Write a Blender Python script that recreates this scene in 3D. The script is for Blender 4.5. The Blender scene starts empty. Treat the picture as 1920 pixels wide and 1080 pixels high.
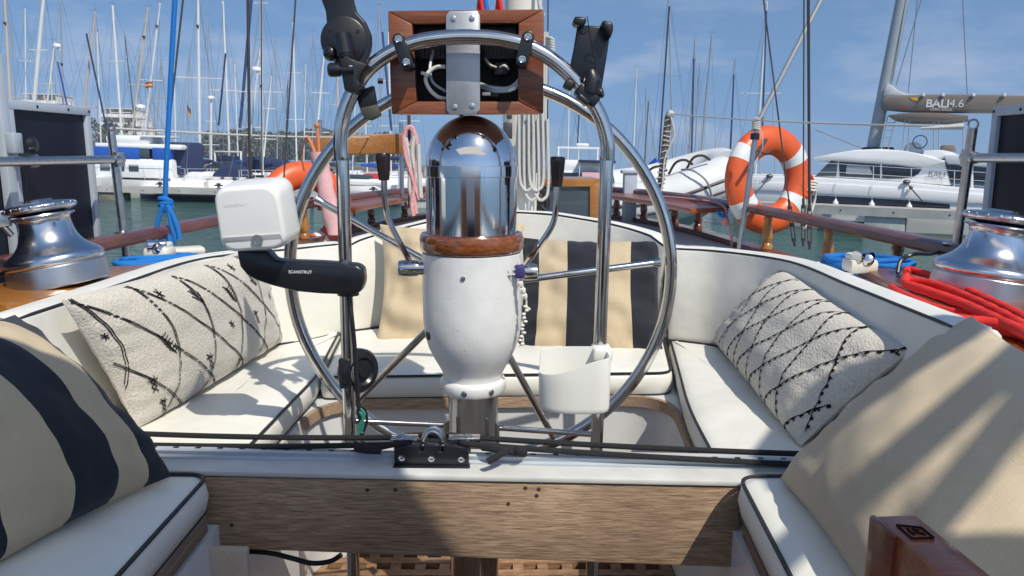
import bpy, bmesh, math, random
from mathutils import Vector, Matrix, noise
random.seed(7)
V = Vector
R = math.radians
scene = bpy.context.scene
COL = scene.collection
F = 1440.0                      # focal length in photo pixels (1920 wide)
PB = R(10.04)                   # camera pitch against the yacht
PW, RW = R(9.07), R(1.4)        # camera pitch and roll against the water
EYE = 2.6                       # eye height above the water

def cammat(pitch, roll):
    c, s = math.cos(pitch), math.sin(pitch)
    f = V((0, c, -s)); u = V((0, s, c)); r = V((1, 0, 0))
    cr, sr = math.cos(roll), math.sin(roll)
    r2 = r * cr + u * sr
    u2 = u * cr - r * sr
    return Matrix(((r2.x, u2.x, -f.x), (r2.y, u2.y, -f.y), (r2.z, u2.z, -f.z)))
CB, CW = cammat(PB, 0), cammat(PW, RW)
CW2 = cammat(PW, RW)
def _ray(m, px, py): return m @ V(((px - 960) / F, (540 - py) / F, -1.0))
# points of the yacht, in the yacht's own frame (origin at the eye)
def P(px, py, Y): r = _ray(CB, px, py); return r * (Y / r.y)
def PZ(px, py, z): r = _ray(CB, px, py); return r * (z / r.z)
def PX(px, py, x): r = _ray(CB, px, py); return r * (x / r.x)
# points of the marina, water at -EYE
def W(px, py, Y): r = _ray(CW2, px, py); return r * (Y / r.y)
def WZ(px, py, z): r = _ray(CW2, px, py); return r * (z / r.z)
M_YACHT = (CW @ CB.inverted()).to_4x4()

# ---------------------------------------------------------------- materials
MATS = {}
def mat(name, col, rough=.5, metal=0, var=0, vs=8, bump=0, bs=60, coat=0, spec=.5, stretch=None, var2=None, detail=4, uv=False, sheen=0, trans=0, bd=.004, chips=0):
    m = bpy.data.materials.new(name); m.use_nodes = True; MATS[name] = m
    nt = m.node_tree; n = nt.nodes; l = nt.links
    b = n['Principled BSDF']
    b.inputs['Base Color'].default_value = (*col, 1); b.inputs['Roughness'].default_value = rough
    b.inputs['Metallic'].default_value = metal; b.inputs['Coat Weight'].default_value = coat
    b.inputs['Specular IOR Level'].default_value = spec; b.inputs['Coat Roughness'].default_value = .08
    b.inputs['Sheen Weight'].default_value = sheen
    if trans: b.inputs['Transmission Weight'].default_value = trans
    tc = n.new('ShaderNodeTexCoord'); src = tc.outputs['UV' if uv else 'Object']
    if stretch:
        mp = n.new('ShaderNodeMapping'); mp.inputs['Scale'].default_value = stretch
        l.new(src, mp.inputs[0]); src = mp.outputs[0]
    if var:
        t = n.new('ShaderNodeTexNoise'); t.inputs['Scale'].default_value = vs; t.inputs['Detail'].default_value = detail
        t.inputs['Roughness'].default_value = .65
        l.new(src, t.inputs['Vector'])
        rp = n.new('ShaderNodeValToRGB'); rp.color_ramp.elements[0].position = .3; rp.color_ramp.elements[1].position = .7
        c2 = var2 or tuple(min(1, c * (1 + var)) for c in col)
        rp.color_ramp.elements[0].color = (*[c * (1 - var) for c in col], 1) if not var2 else (*col, 1)
        rp.color_ramp.elements[1].color = (*c2, 1)
        l.new(t.outputs['Fac'], rp.inputs[0]); l.new(rp.outputs[0], b.inputs['Base Color'])
        rr = n.new('ShaderNodeMapRange'); rr.inputs['To Min'].default_value = max(.02, rough * .8); rr.inputs['To Max'].default_value = min(1, rough * 1.25)
        l.new(t.outputs['Fac'], rr.inputs[0]); l.new(rr.outputs[0], b.inputs['Roughness'])
    if bump:
        t2 = n.new('ShaderNodeTexNoise'); t2.inputs['Scale'].default_value = bs; t2.inputs['Detail'].default_value = 3
        l.new(src, t2.inputs['Vector'])
        bp = n.new('ShaderNodeBump'); bp.inputs['Strength'].default_value = bump; bp.inputs['Distance'].default_value = bd
        hsrc = t2.outputs['Fac']
        if chips:
            t4 = n.new('ShaderNodeTexNoise'); t4.inputs['Scale'].default_value = chips; t4.inputs['Detail'].default_value = 2; l.new(src, t4.inputs['Vector'])
            r4 = n.new('ShaderNodeValToRGB'); r4.color_ramp.elements[0].position = .70; r4.color_ramp.elements[1].position = .73; l.new(t4.outputs['Fac'], r4.inputs[0])
            m4 = n.new('ShaderNodeMath'); m4.operation = 'SUBTRACT'; l.new(hsrc, m4.inputs[0]); l.new(r4.outputs[0], m4.inputs[1]); hsrc = m4.outputs[0]
        l.new(hsrc, bp.inputs['Height']); l.new(bp.outputs[0], b.inputs['Normal'])
    return m

def wood(name, a, b_, rough, coat, grain=(2, 40, 40), bump=.25, stain=None):
    m = bpy.data.materials.new(name); m.use_nodes = True; MATS[name] = m
    nt = m.node_tree; n = nt.nodes; l = nt.links; b = n['Principled BSDF']
    tc = n.new('ShaderNodeTexCoord'); mp = n.new('ShaderNodeMapping'); mp.inputs['Scale'].default_value = grain
    l.new(tc.outputs['Object'], mp.inputs[0])
    t = n.new('ShaderNodeTexNoise'); t.inputs['Scale'].default_value = 3.5; t.inputs['Detail'].default_value = 8; t.inputs['Roughness'].default_value = .7
    l.new(mp.outputs[0], t.inputs['Vector'])
    rp = n.new('ShaderNodeValToRGB'); e = rp.color_ramp.elements
    e[0].position = .32; e[1].position = .68; e[0].color = (*a, 1); e[1].color = (*b_, 1)
    l.new(t.outputs['Fac'], rp.inputs[0]); out = rp.outputs[0]
    t3 = n.new('ShaderNodeTexNoise'); t3.inputs['Scale'].default_value = 2.2; t3.inputs['Detail'].default_value = 5
    l.new(tc.outputs['Object'], t3.inputs['Vector'])
    mx = n.new('ShaderNodeMix'); mx.data_type = 'RGBA'; mx.blend_type = 'MULTIPLY'
    rp2 = n.new('ShaderNodeValToRGB'); rp2.color_ramp.elements[0].position = .38; rp2.color_ramp.elements[1].position = .6
    rp2.color_ramp.elements[0].color = (*(stain or (.6, .58, .56)), 1); rp2.color_ramp.elements[1].color = (1, 1, 1, 1)
    l.new(t3.outputs['Fac'], rp2.inputs[0]); mx.inputs['Factor'].default_value = .8
    l.new(out, mx.inputs['A']); l.new(rp2.outputs[0], mx.inputs['B']); l.new(mx.outputs['Result'], b.inputs['Base Color'])
    b.inputs['Roughness'].default_value = rough; b.inputs['Coat Weight'].default_value = coat; b.inputs['Coat Roughness'].default_value = .1
    bp = n.new('ShaderNodeBump'); bp.inputs['Strength'].default_value = bump; bp.inputs['Distance'].default_value = .003
    l.new(t.outputs['Fac'], bp.inputs['Height']); l.new(bp.outputs[0], b.inputs['Normal'])
    return m

def fabric(name, stops, rough=.9, weave=420, axis=0, bump=.35):
    """stops: [(position, colour)] constant stripes along UV axis"""
    m = bpy.data.materials.new(name); m.use_nodes = True; MATS[name] = m
    nt = m.node_tree; n = nt.nodes; l = nt.links; b = n['Principled BSDF']
    tc = n.new('ShaderNodeTexCoord'); sp = n.new('ShaderNodeSeparateXYZ'); l.new(tc.outputs['UV'], sp.inputs[0])
    rp = n.new('ShaderNodeValToRGB'); rp.color_ramp.interpolation = 'CONSTANT'
    e = rp.color_ramp.elements
    e[0].position = 0; e[0].color = (*stops[0][1], 1)
    if len(stops) == 1: e[1].color = (*stops[0][1], 1)
    else:
        e[1].position = stops[1][0]; e[1].color = (*stops[1][1], 1)
        for p, c in stops[2:]:
            k = e.new(p); k.color = (*c, 1)
    l.new(sp.outputs[axis], rp.inputs[0])
    mp = n.new('ShaderNodeMapping'); mp.inputs['Scale'].default_value = (weave, weave, 1); l.new(tc.outputs['UV'], mp.inputs[0])
    ck = n.new('ShaderNodeTexNoise'); ck.inputs['Scale'].default_value = .55; ck.inputs['Detail'].default_value = 2; l.new(mp.outputs[0], ck.inputs['Vector'])
    def thread(sx, sy):
        mq = n.new('ShaderNodeMapping'); mq.inputs['Scale'].default_value = (sx, sy, 1); l.new(tc.outputs['UV'], mq.inputs[0])
        q = n.new('ShaderNodeTexNoise'); q.inputs['Scale'].default_value = 1; q.inputs['Detail'].default_value = 1; l.new(mq.outputs[0], q.inputs['Vector']); return q
    w1 = thread(weave * .8, weave * .05); w2 = thread(weave * .05, weave * .8)
    a1 = n.new('ShaderNodeMath'); a1.operation = 'ADD'; l.new(w1.outputs['Fac'], a1.inputs[0]); l.new(w2.outputs['Fac'], a1.inputs[1])
    a2 = n.new('ShaderNodeMath'); a2.operation = 'ADD'; l.new(a1.outputs[0], a2.inputs[0]); l.new(ck.outputs['Fac'], a2.inputs[1])
    mr = n.new('ShaderNodeMapRange'); mr.inputs['From Min'].default_value = .4; mr.inputs['From Max'].default_value = 2.4
    mr.inputs['To Min'].default_value = .82; mr.inputs['To Max'].default_value = 1.12; l.new(a2.outputs[0], mr.inputs[0])
    mx = n.new('ShaderNodeVectorMath'); mx.operation = 'SCALE'; l.new(rp.outputs[0], mx.inputs[0]); l.new(mr.outputs[0], mx.inputs['Scale'])
    l.new(mx.outputs[0], b.inputs['Base Color'])
    b.inputs['Roughness'].default_value = rough; b.inputs['Sheen Weight'].default_value = .15; b.inputs['Specular IOR Level'].default_value = .2
    bp = n.new('ShaderNodeBump'); bp.inputs['Strength'].default_value = bump; bp.inputs['Distance'].default_value = .0012
    l.new(a2.outputs[0], bp.inputs['Height']); l.new(bp.outputs[0], b.inputs['Normal'])
    return m

mat('steel', (.62, .60, .575), .13, 1, var=.06, vs=30)
mat('steel_dull', (.50, .50, .51), .3, 1, var=.12, vs=40, bump=.05)
mat('chrome', (.66, .66, .68), .085, 1, bump=.03, bs=9, stretch=(2.5, 2.5, .25))
mat('winch_metal', (.62, .63, .66), .2, 1, var=.06, vs=14, bump=.03, bs=14)
mat('drum', (.55, .55, .56), .33, 1, var=.08, vs=60, stretch=(1, 1, 12))
mat('aluminium', (.50, .53, .57), .42, .6, var=.08, vs=20)
mat('alu_paint', (.42, .47, .53), .4, .1, var=.06, vs=12)
mat('plate', (.42, .43, .45), .45, .7, var=.12, vs=25)
mat('white_paint', (.72, .715, .695), .38, var=.07, vs=14, bump=.28, bs=24, bd=.0025, chips=62)
mat('ledge_paint', (.56, .555, .53), .5, var=.12, vs=9, bump=.1, bs=30)
mat('gelcoat', (.66, .67, .67), .3, var=.04, vs=5, coat=.2)
mat('deck', (.60, .60, .57), .7, var=.08, vs=14, bump=.15)
mat('white_plastic', (.78, .78, .75), .3, var=.02, vs=10)
mat('pod_shade', (.46, .47, .47), .35)  # white plastic darkened: shade of the slanted lower face put into the colour
mat('cup_plastic', (.74, .73, .68), .4, var=.02, vs=10)
mat('black_plastic', (.012, .013, .016), .38, var=.2, vs=30, bump=.04, bs=200)
mat('black_satin', (.011, .012, .016), .3, var=.2, vs=30)
mat('grip', (.018, .010, .009), .28, coat=.3)
mat('dark_inside', (.008, .008, .01), .6)
mat('solar', (.008, .01, .022), .45, spec=.25, var=.3, vs=3)
mat('vinyl', (.75, .735, .67), .42, var=.07, vs=3.5, bump=.75, bs=5, bd=.012)
mat('piping', (.018, .02, .026), .5)
mat('boucle', (.60, .56, .49), .95, var=.14, vs=150, bump=.9, bs=150, sheen=.2, spec=.1)
mat('thread', (.012, .011, .011), .9, spec=.1)
wood('teak', (.17, .108, .068), (.60, .425, .285), .75, 0, (5, 75, 75), .7, (.62, .59, .56))
wood('teak_y', (.155, .105, .07), (.38, .285, .205), .7, 0, (60, 1.5, 60), .5)
wood('grate', (.17, .085, .045), (.42, .25, .14), .6, 0, (6, 14, 30), .4)
wood('mahogany', (.10, .022, .010), (.23, .060, .022), .3, .5, (4, 4, 30), .1)
wood('mahogany_h', (.16, .036, .012), (.34, .105, .034), .35, .25, (3, 40, 40), .1)
wood('rail_wood', (.09, .024, .016), (.20, .066, .040), .38, .3, (30, 2, 30), .12)
wood('amber', (.30, .105, .018), (.50, .22, .045), .3, .4, (2.5, 30, 30), .1)
wood('ring_wood', (.09, .022, .006), (.34, .10, .022), .18, .8, (16, 16, 60), .05)
wood('dock_top', (.36, .34, .31), (.50, .48, .44), .9, 0, (.4, 3, 3), .3)
mat('concrete', (.42, .41, .38), .85, var=.2, vs=1.5, bump=.4, bs=8)
mat('weed_pile', (.16, .15, .11), .8, var=.5, vs=2.5, bump=.5, bs=6)
mat('orange', (.68, .105, .025), .38, var=.08, vs=10)
mat('reflect_white', (.70, .72, .72), .35, var=.04, vs=10)
mat('rope_red', (.78, .028, .020), .75, var=.2, vs=300, bump=.8, bs=420)
mat('rope_redwhite', (.55, .05, .05), .75, var2=(.75, .6, .58), var=.3, vs=120, bump=.5, bs=300)
mat('rope_blue', (.006, .17, .55), .75, var=.2, vs=260, bump=.8, bs=380)
mat('rope_black', (.012, .012, .014), .8, var=.4, vs=300, bump=.8, bs=380)
mat('rope_white', (.55, .54, .50), .8, var=.2, vs=200, bump=.6, bs=380)
mat('rope_orange', (.62, .20, .08), .8, var=.2, vs=200, bump=.6, bs=380)
mat('rope_brown', (.15, .11, .095), .85, var=.3, vs=160, bump=.6, bs=300)
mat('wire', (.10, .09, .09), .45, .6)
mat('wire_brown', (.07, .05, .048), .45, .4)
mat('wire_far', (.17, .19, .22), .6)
mat('cream', (.70, .67, .58), .4, var=.05, vs=4)
mat('pink', (.66, .38, .38), .6, var=.1, vs=12, bump=.2, bs=20)
mat('hypalon', (.68, .68, .67), .5, var=.04, vs=5)
mat('hypalon_grey', (.30, .32, .33), .5, var=.06, vs=5)
mat('blue_canvas', (.012, .05, .28), .8, var=.2, vs=3, bump=.2, bs=9)
mat('bright_blue', (.01, .09, .42), .7, var=.15, vs=3)
mat('navy_canvas', (.012, .025, .085), .8, var=.2, vs=3)
mat('taupe', (.20, .165, .14), .8, var=.08, vs=2, bump=.3, bs=4)
mat('sail_grey', (.55, .55, .54), .7, var=.1, vs=3)
mat('boat_white', (.82, .82, .81), .28, var=.04, vs=1, coat=.2)
mat('boat_grey', (.30, .33, .37), .4, var=.06, vs=2)
mat('glass_dark', (.012, .016, .03), .06, spec=.7)
mat('glass_mid', (.05, .07, .085), .06, spec=.7)
mat('hull_navy', (.01, .018, .05), .25)
mat('mast_white', (.68, .68, .66), .4, var=.05, vs=.6)
mat('mast_grey', (.36, .38, .40), .4, .3, var=.1, vs=.6)
mat('mast_beige', (.52, .44, .37), .5, var=.08, vs=.6)
mat('mast_blue', (.015, .045, .14), .7)
mat('mast_dark', (.07, .08, .11), .6)
mat('red_canvas', (.45, .03, .05), .8)
mat('yellow', (.75, .45, .03), .7)
mat('stucco', (.78, .74, .69), .9, var=.1, vs=.4)
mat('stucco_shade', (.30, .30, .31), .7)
mat('tree', (.10, .12, .075), .9, var=.25, vs=.3)
mat('shore', (.22, .17, .13), .95, var=.3, vs=.05)
mat('rock', (.25, .22, .20), .95, var=.3, vs=.2)
mat('olive', (.06, .06, .045), .6)
mat('bead', (.055, .04, .16), .4)
mat('bone', (.72, .68, .60), .6)
mat('text_white', (.75, .75, .72), .5)
mat('text_grey', (.16, .16, .17), .5)
mat('plug', (.06, .035, .02), .8)
mat('cord_green', (.02, .20, .14), .7)
mat('tan_hide', (.55, .46, .37), .85, var=.15, vs=9, bump=.4, bs=160)
BEIGE, NAVY = (.52, .42, .28), (.020, .022, .030)
fabric('beige_plain', [(0, BEIGE)], weave=420)
fabric('beige_big', [(0, (.50, .41, .29))], weave=420)
fabric('stripe_back', [(0, NAVY), (.12, NAVY), (.125, BEIGE), (.335, NAVY), (.60, BEIGE), (.79, NAVY)], weave=420)
fabric('stripe_near', [(0, NAVY), (.14, BEIGE), (.42, NAVY), (.64, BEIGE), (.835, NAVY)], weave=420)

m = mat('canvas', (.50, .45, .38), .85)
_n = m.node_tree.nodes; _l = m.node_tree.links
_t = _n.new('ShaderNodeBsdfTranslucent'); _t.inputs[0].default_value = (.86, .80, .68, 1); _x = _n.new('ShaderNodeMixShader'); _x.inputs[0].default_value = .80  # lets soft fill light through the added shade sheet
_l.new(_n['Principled BSDF'].outputs[0], _x.inputs[1]); _l.new(_t.outputs[0], _x.inputs[2]); _l.new(_x.outputs[0], _n['Material Output'].inputs[0])
# ---------------------------------------------------------------- geometry collector
class G:
    def __init__(s): s.v = []; s.f = []; s.m = []; s.uv = {}
    def add(s, vs, fs, mi=0):
        o = len(s.v); s.v += [V(v) for v in vs]
        for f in fs: s.f.append([i + o for i in f]); s.m.append(mi)
        return s
    def bm(s, b, mi=0, mtx=None):
        b.verts.ensure_lookup_table(); b.verts.index_update()
        vs = [(mtx @ v.co if mtx else v.co.copy()) for v in b.verts]
        s.add(vs, [[v.index for v in f.verts] for f in b.faces], mi); b.free(); return s
    def box(s, c, sz, rot=None, bev=0, seg=2, mi=0):
        b = bmesh.new(); bmesh.ops.create_cube(b, size=1)
        for v in b.verts: v.co = V((v.co.x * sz[0], v.co.y * sz[1], v.co.z * sz[2]))
        if bev: bmesh.ops.bevel(b, geom=b.edges[:], offset=bev, segments=seg, profile=.5, affect='EDGES')
        m = Matrix.Translation(c) @ (rot.to_4x4() if rot else Matrix.Identity(4))
        return s.bm(b, mi, m)
    def tube(s, pts, r, seg=10, closed=False, mi=0, caps=True, sq=1.0):
        pts = [V(p) for p in pts]; n = len(pts)
        rs = r if isinstance(r, (list, tuple)) else [r] * n
        up = None; rings = []
        for i in range(n):
            a = pts[(i - 1) % n] if (closed or i > 0) else pts[i]
            c = pts[(i + 1) % n] if (closed or i < n - 1) else pts[i]
            t = (c - a)
            if t.length < 1e-9: t = V((0, 0, 1))
            t.normalize()
            if up is None:
                h = V((0, 0, 1)) if abs(t.z) < .9 else V((1, 0, 0))
                up = (h - t * h.dot(t)).normalized()
            else:
                up = (up - t * up.dot(t))
                if up.length < 1e-6: up = V((1, 0, 0)) if abs(t.x) < .9 else V((0, 1, 0)); up = up - t * up.dot(t)
                up.normalize()
            sd = t.cross(up)
            rings.append([pts[i] + (up * math.cos(2 * math.pi * k / seg) * sq + sd * math.sin(2 * math.pi * k / seg)) * rs[i] for k in range(seg)])
        return s.rings(rings, closed, mi, caps)
    def rope(s, pts, r, mi=0, lobes=3, pitch=7.0):
        # twisted strands: a lobed section that turns along the path
        pts = [V(p) for p in pts]; out = [pts[0]]; st = r * .8
        for a, b in zip(pts, pts[1:]):
            k = max(1, int((b - a).length / st))
            for q in range(1, k + 1): out.append(a.lerp(b, q / k))
        up = None; rr = []; d = 0; n = len(out)
        for i, p in enumerate(out):
            t = out[min(i + 1, n - 1)] - out[max(i - 1, 0)]
            if t.length < 1e-9: t = V((0, 0, 1))
            t.normalize()
            if up is None: h = V((0, 0, 1)) if abs(t.z) < .9 else V((1, 0, 0)); up = h
            up = up - t * up.dot(t); up = up.normalized() if up.length > 1e-6 else V((1, 0, 0)); sd = t.cross(up)
            if i: d += (p - out[i - 1]).length
            tw = d / (r * pitch) * 2 * math.pi; ring = []
            for k in range(12):
                a = 2 * math.pi * k / 12; q = r * (.90 + .16 * abs(math.cos(lobes * (a + tw / lobes) * .5))); ring.append(p + (up * math.cos(a) + sd * math.sin(a)) * q)
            rr.append(ring)
        return s.rings(rr, False, mi, True)
    def rings(s, rings, closed=False, mi=0, caps=True):
        n = len(rings); k = len(rings[0]); vs = [p for r in rings for p in r]; fs = []
        for i in range(n if closed else n - 1):
            j = (i + 1) % n
            for a in range(k):
                b = (a + 1) % k
                fs.append([i * k + a, i * k + b, j * k + b, j * k + a])
        if caps and not closed:
            fs.append([a for a in range(k)][::-1]); fs.append([(n - 1) * k + a for a in range(k)])
        return s.add(vs, fs, mi)
    def lathe(s, prof, o=(0, 0, 0), ax=(0, 0, 1), seg=32, mi=0):
        ax = V(ax).normalized(); h = V((1, 0, 0)) if abs(ax.x) < .9 else V((0, 1, 0))
        u = (h - ax * h.dot(ax)).normalized(); w = ax.cross(u); o = V(o)
        rr = [[o + ax * z + (u * math.cos(2 * math.pi * k / seg) + w * math.sin(2 * math.pi * k / seg)) * max(r, 1e-5) for k in range(seg)] for r, z in prof]
        return s.rings(rr, False, mi, True)
    def prism(s, poly, d, bev=0, seg=2, mi=0):
        """poly: coplanar 3D points; d: extrusion vector"""
        b = bmesh.new(); vs = [b.verts.new(V(p)) for p in poly]; f = b.faces.new(vs)
        r = bmesh.ops.extrude_face_region(b, geom=[f])
        for v in r['geom']:
            if isinstance(v, bmesh.types.BMVert): v.co += V(d)
        bmesh.ops.recalc_face_normals(b, faces=b.faces[:])
        if bev: bmesh.ops.bevel(b, geom=b.edges[:], offset=bev, segments=seg, profile=.5, affect='EDGES', clamp_overlap=True)
        return s.bm(b, mi)
    def ball(s, c, r, seg=12, mi=0, sc=(1, 1, 1)):
        b = bmesh.new(); bmesh.ops.create_uvsphere(b, u_segments=seg, v_segments=max(6, seg // 2), radius=r)
        return s.bm(b, mi, Matrix.Translation(c) @ Matrix.Diagonal((*sc, 1)))

ORG = {}; YACHT = []; ROT = {}
def thing(name, label, cat, loc=(0, 0, 0), group=None, yacht=True):
    o = bpy.data.objects.new(name, None); COL.objects.link(o); o.empty_display_size = .1
    o.location = loc; o['label'] = label; o['category'] = cat
    if group: o['group'] = group
    ORG[o.name] = V(loc)
    if yacht: YACHT.append(o)
    return o
def mesh(name, g, mats, org, sharp=40, flat=False):
    me = bpy.data.meshes.new(name); me.from_pydata([v - org for v in g.v], [], g.f)
    for m in (mats if isinstance(mats, (list, tuple)) else [mats]): me.materials.append(MATS[m])
    b = bmesh.new(); b.from_mesh(me); bmesh.ops.recalc_face_normals(b, faces=b.faces[:]) ; b.to_mesh(me); b.free()
    me.polygons.foreach_set('material_index', g.m)
    if not flat:
        me.polygons.foreach_set('use_smooth', [True] * len(me.polygons)); me.set_sharp_from_angle(angle=R(sharp))
    me.update(); return me
def part(name, g, mats, parent, sharp=40, label=None, stuff=False, flat=False):
    org = ORG[parent.name]; o = bpy.data.objects.new(name, mesh(name, g, mats, org, sharp, flat)); COL.objects.link(o)
    o.parent = parent; ORG[o.name] = org
    if label: o['label'] = label
    if stuff: o['kind'] = 'stuff'
    return o
def solo(name, g, mats, label, cat, group=None, yacht=True, sharp=40, kind=None, flat=False):
    xs = [v.x for v in g.v]; ys = [v.y for v in g.v]; zs = [v.z for v in g.v]
    org = V(((min(xs) + max(xs)) / 2, (min(ys) + max(ys)) / 2, min(zs)))
    o = bpy.data.objects.new(name, mesh(name, g, mats, org, sharp, flat)); COL.objects.link(o); o.location = org; ORG[o.name] = org
    if label: o['label'] = label
    if cat: o['category'] = cat
    if group: o['group'] = group
    if kind: o['kind'] = kind
    if yacht: YACHT.append(o)
    return o
def struct(name, g, mats, kind='structure', yacht=False, sharp=40): return solo(name, g, mats, None, None, yacht=yacht, sharp=sharp, kind=kind)

def text_geo(g, body, o, xd, yd, size, mi=0, lift=.0008, bold=0, align='LEFT'):
    c = bpy.data.curves.new('lettering', 'FONT'); c.body = body; c.size = 1; c.align_x = align; c.offset = bold; c.extrude = 0
    ob = bpy.data.objects.new('lettering', c); COL.objects.link(ob)
    dg = bpy.context.evaluated_depsgraph_get(); me = bpy.data.meshes.new_from_object(ob.evaluated_get(dg))
    xd = V(xd).normalized(); yd = V(yd); yd = (yd - xd * yd.dot(xd)).normalized(); nn = xd.cross(yd)
    vs = [V(o) + xd * v.co.x * size + yd * v.co.y * size + nn * lift for v in me.vertices]
    g.add(vs, [list(p.vertices) for p in me.polygons], mi)
    bpy.data.objects.remove(ob); bpy.data.meshes.remove(me); bpy.data.curves.remove(c)
    return g

def smooth_path(pts, n=8, closed=False):
    pts = [V(p) for p in pts]; out = []; m = len(pts)
    for i in range(m if closed else m - 1):
        p0 = pts[(i - 1) % m] if (closed or i > 0) else pts[i] * 2 - pts[i + 1]
        p1 = pts[i]; p2 = pts[(i + 1) % m]
        p3 = pts[(i + 2) % m] if (closed or i < m - 2) else p2 * 2 - p1
        for k in range(n):
            t = k / n
            out.append(.5 * ((2 * p1) + (p2 - p0) * t + (2 * p0 - 5 * p1 + 4 * p2 - p3) * t * t + (3 * p1 - p0 - 3 * p2 + p3) * t ** 3))
    if not closed: out.append(pts[-1])
    return out
def sag(a, b, s, n=12):
    a, b = V(a), V(b)
    return [a.lerp(b, i / n) - V((0, 0, s * 4 * (i / n) * (1 - i / n))) for i in range(n + 1)]
def rounded(poly, r, n=5):
    out = []; m = len(poly)
    for i in range(m):
        p = V(poly[i]).to_2d(); a = V(poly[i - 1]).to_2d(); b = V(poly[(i + 1) % m]).to_2d()
        rr = r[i] if isinstance(r, (list, tuple)) else r
        d1 = (a - p); d2 = (b - p); k = min(rr, d1.length * .48, d2.length * .48)
        s = p + d1.normalized() * k; e = p + d2.normalized() * k
        for j in range(n + 1):
            t = j / n; out.append(s * (1 - t) ** 2 + p * 2 * t * (1 - t) + e * t * t)
    return out
def resample(poly, step):
    out = []
    for i in range(len(poly)):
        a, b = poly[i], poly[(i + 1) % len(poly)]; n = max(1, int((b - a).length / step))
        for k in range(n): out.append(a.lerp(b, k / n))
    return out
# ================================================================ THE YACHT
def interp(tab, y):
    if y <= tab[0][0]: return tab[0][1]
    for (a, b), (c, d) in zip(tab, tab[1:]):
        if y <= c: return b + (d - b) * (y - a) / (c - a)
    return tab[-1][1]
RAIL = smooth_path([(-1.30, -4, 0), (-1.62, -1.5, 0), (-1.68, .8, 0), (-1.66, 2.44, 0), (-1.59, 4.1, 0), (-1.33, 6.1, 0), (-1.02, 7.3, 0), (-.5, 8.0, 0), (0, 8.15, 0),
                    (.5, 8.0, 0), (1.02, 7.5, 0), (1.44, 6.2, 0), (1.60, 4.6, 0), (1.66, 2.9, 0), (1.68, .8, 0), (1.62, -1.5, 0), (1.30, -4, 0)], 10)
ZR, ZB = -.36, -.63
def rail_at(px, side):
    """the rail point seen in photo column px, on the given side"""
    best = None
    for p in RAIL:
        if p.y < 1 or p.x * side < .3: continue
        q = CB.transposed() @ V((p.x, p.y, ZR)); x = 960 + F * q.x / -q.z
        if best is None or abs(x - px) < best[0]: best = (abs(x - px), p.copy())
    return best[1]
yacht = thing('sailing_yacht', 'wooden trimmed white sailing yacht with the cockpit in the foreground', 'yacht', (0, 1.5, -2.7))
g = G(); ringsH = []
for zf, k in ((-.62, 1.0), (-.9, 1.0), (-1.6, .985), (-2.3, .93), (-2.75, .8), (-3.1, .5)):
    ringsH.append([V((p.x * k, p.y * (1 - (1 - k) * .4), zf)) for p in RAIL])
n = len(RAIL)
vs = [p for r in ringsH for p in r]; fs = []
for i in range(len(ringsH) - 1):
    for a in range(n - 1): fs.append([i * n + a, i * n + a + 1, (i + 1) * n + a + 1, (i + 1) * n + a])
g.add(vs, fs); part('hull', g, 'gelcoat', yacht)
# coaming ring round the cockpit: inner line, outer line
CO_IN = [(-1.165, -.5), (-1.165, 2.57), (-1.07, 2.80), (-.90, 2.95), (-.74, 3.14), (-.52, 3.29), (-.06, 3.40), (.42, 3.26), (.66, 3.02), (.85, 2.9), (1.01, 2.60), (1.005, -.5)]
CO_OUT = [(-1.54, -.5), (-1.54, 2.72), (-1.36, 3.02), (-1.06, 3.2), (-.80, 3.38), (-.56, 3.5), (-.06, 3.6), (.48, 3.48), (.80, 3.24), (1.12, 3.1), (1.50, 2.66), (1.50, -.5)]
ci = smooth_path([(x, y, 0) for x, y in CO_IN], 5); co = smooth_path([(x, y, 0) for x, y in CO_OUT], 5)
g = G(); rr = []
for a, b in zip(ci, co):
    rr.append([V((a.x, a.y, -.85)), V((a.x, a.y, -.445)), V((a.x, a.y, -.435)).lerp(V((b.x, b.y, -.435)), .05), V((a.x, a.y, -.435)).lerp(V((b.x, b.y, -.435)), .93), V((b.x, b.y, -.455)), V((b.x * 1.01, b.y * 1.005, -.66))])
g.rings(rr); part('coaming', g, 'white_paint', yacht)
g = G(); vs = []; fs = []
ys = [-4 + .4 * i for i in range(31)]
L = sorted([(p.y, p.x) for p in RAIL if p.x <= 0]); Rr = sorted([(p.y, p.x) for p in RAIL if p.x >= 0])
for y in ys:
    xl, xr = interp(L, y), interp(Rr, y)
    hole = -.6 < y < 3.35
    vs += [(xl, y, ZB - .01), (-1.5 if hole else 0, y, ZB - .01), (1.45 if hole else 0, y, ZB - .01), (xr, y, ZB - .01)]
for i in range(len(ys) - 1):
    for k in (0, 2): fs.append([i * 4 + k, i * 4 + k + 1, i * 4 + k + 5, i * 4 + k + 4])
g.add(vs, fs); part('deck', g, 'deck', yacht)
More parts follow.
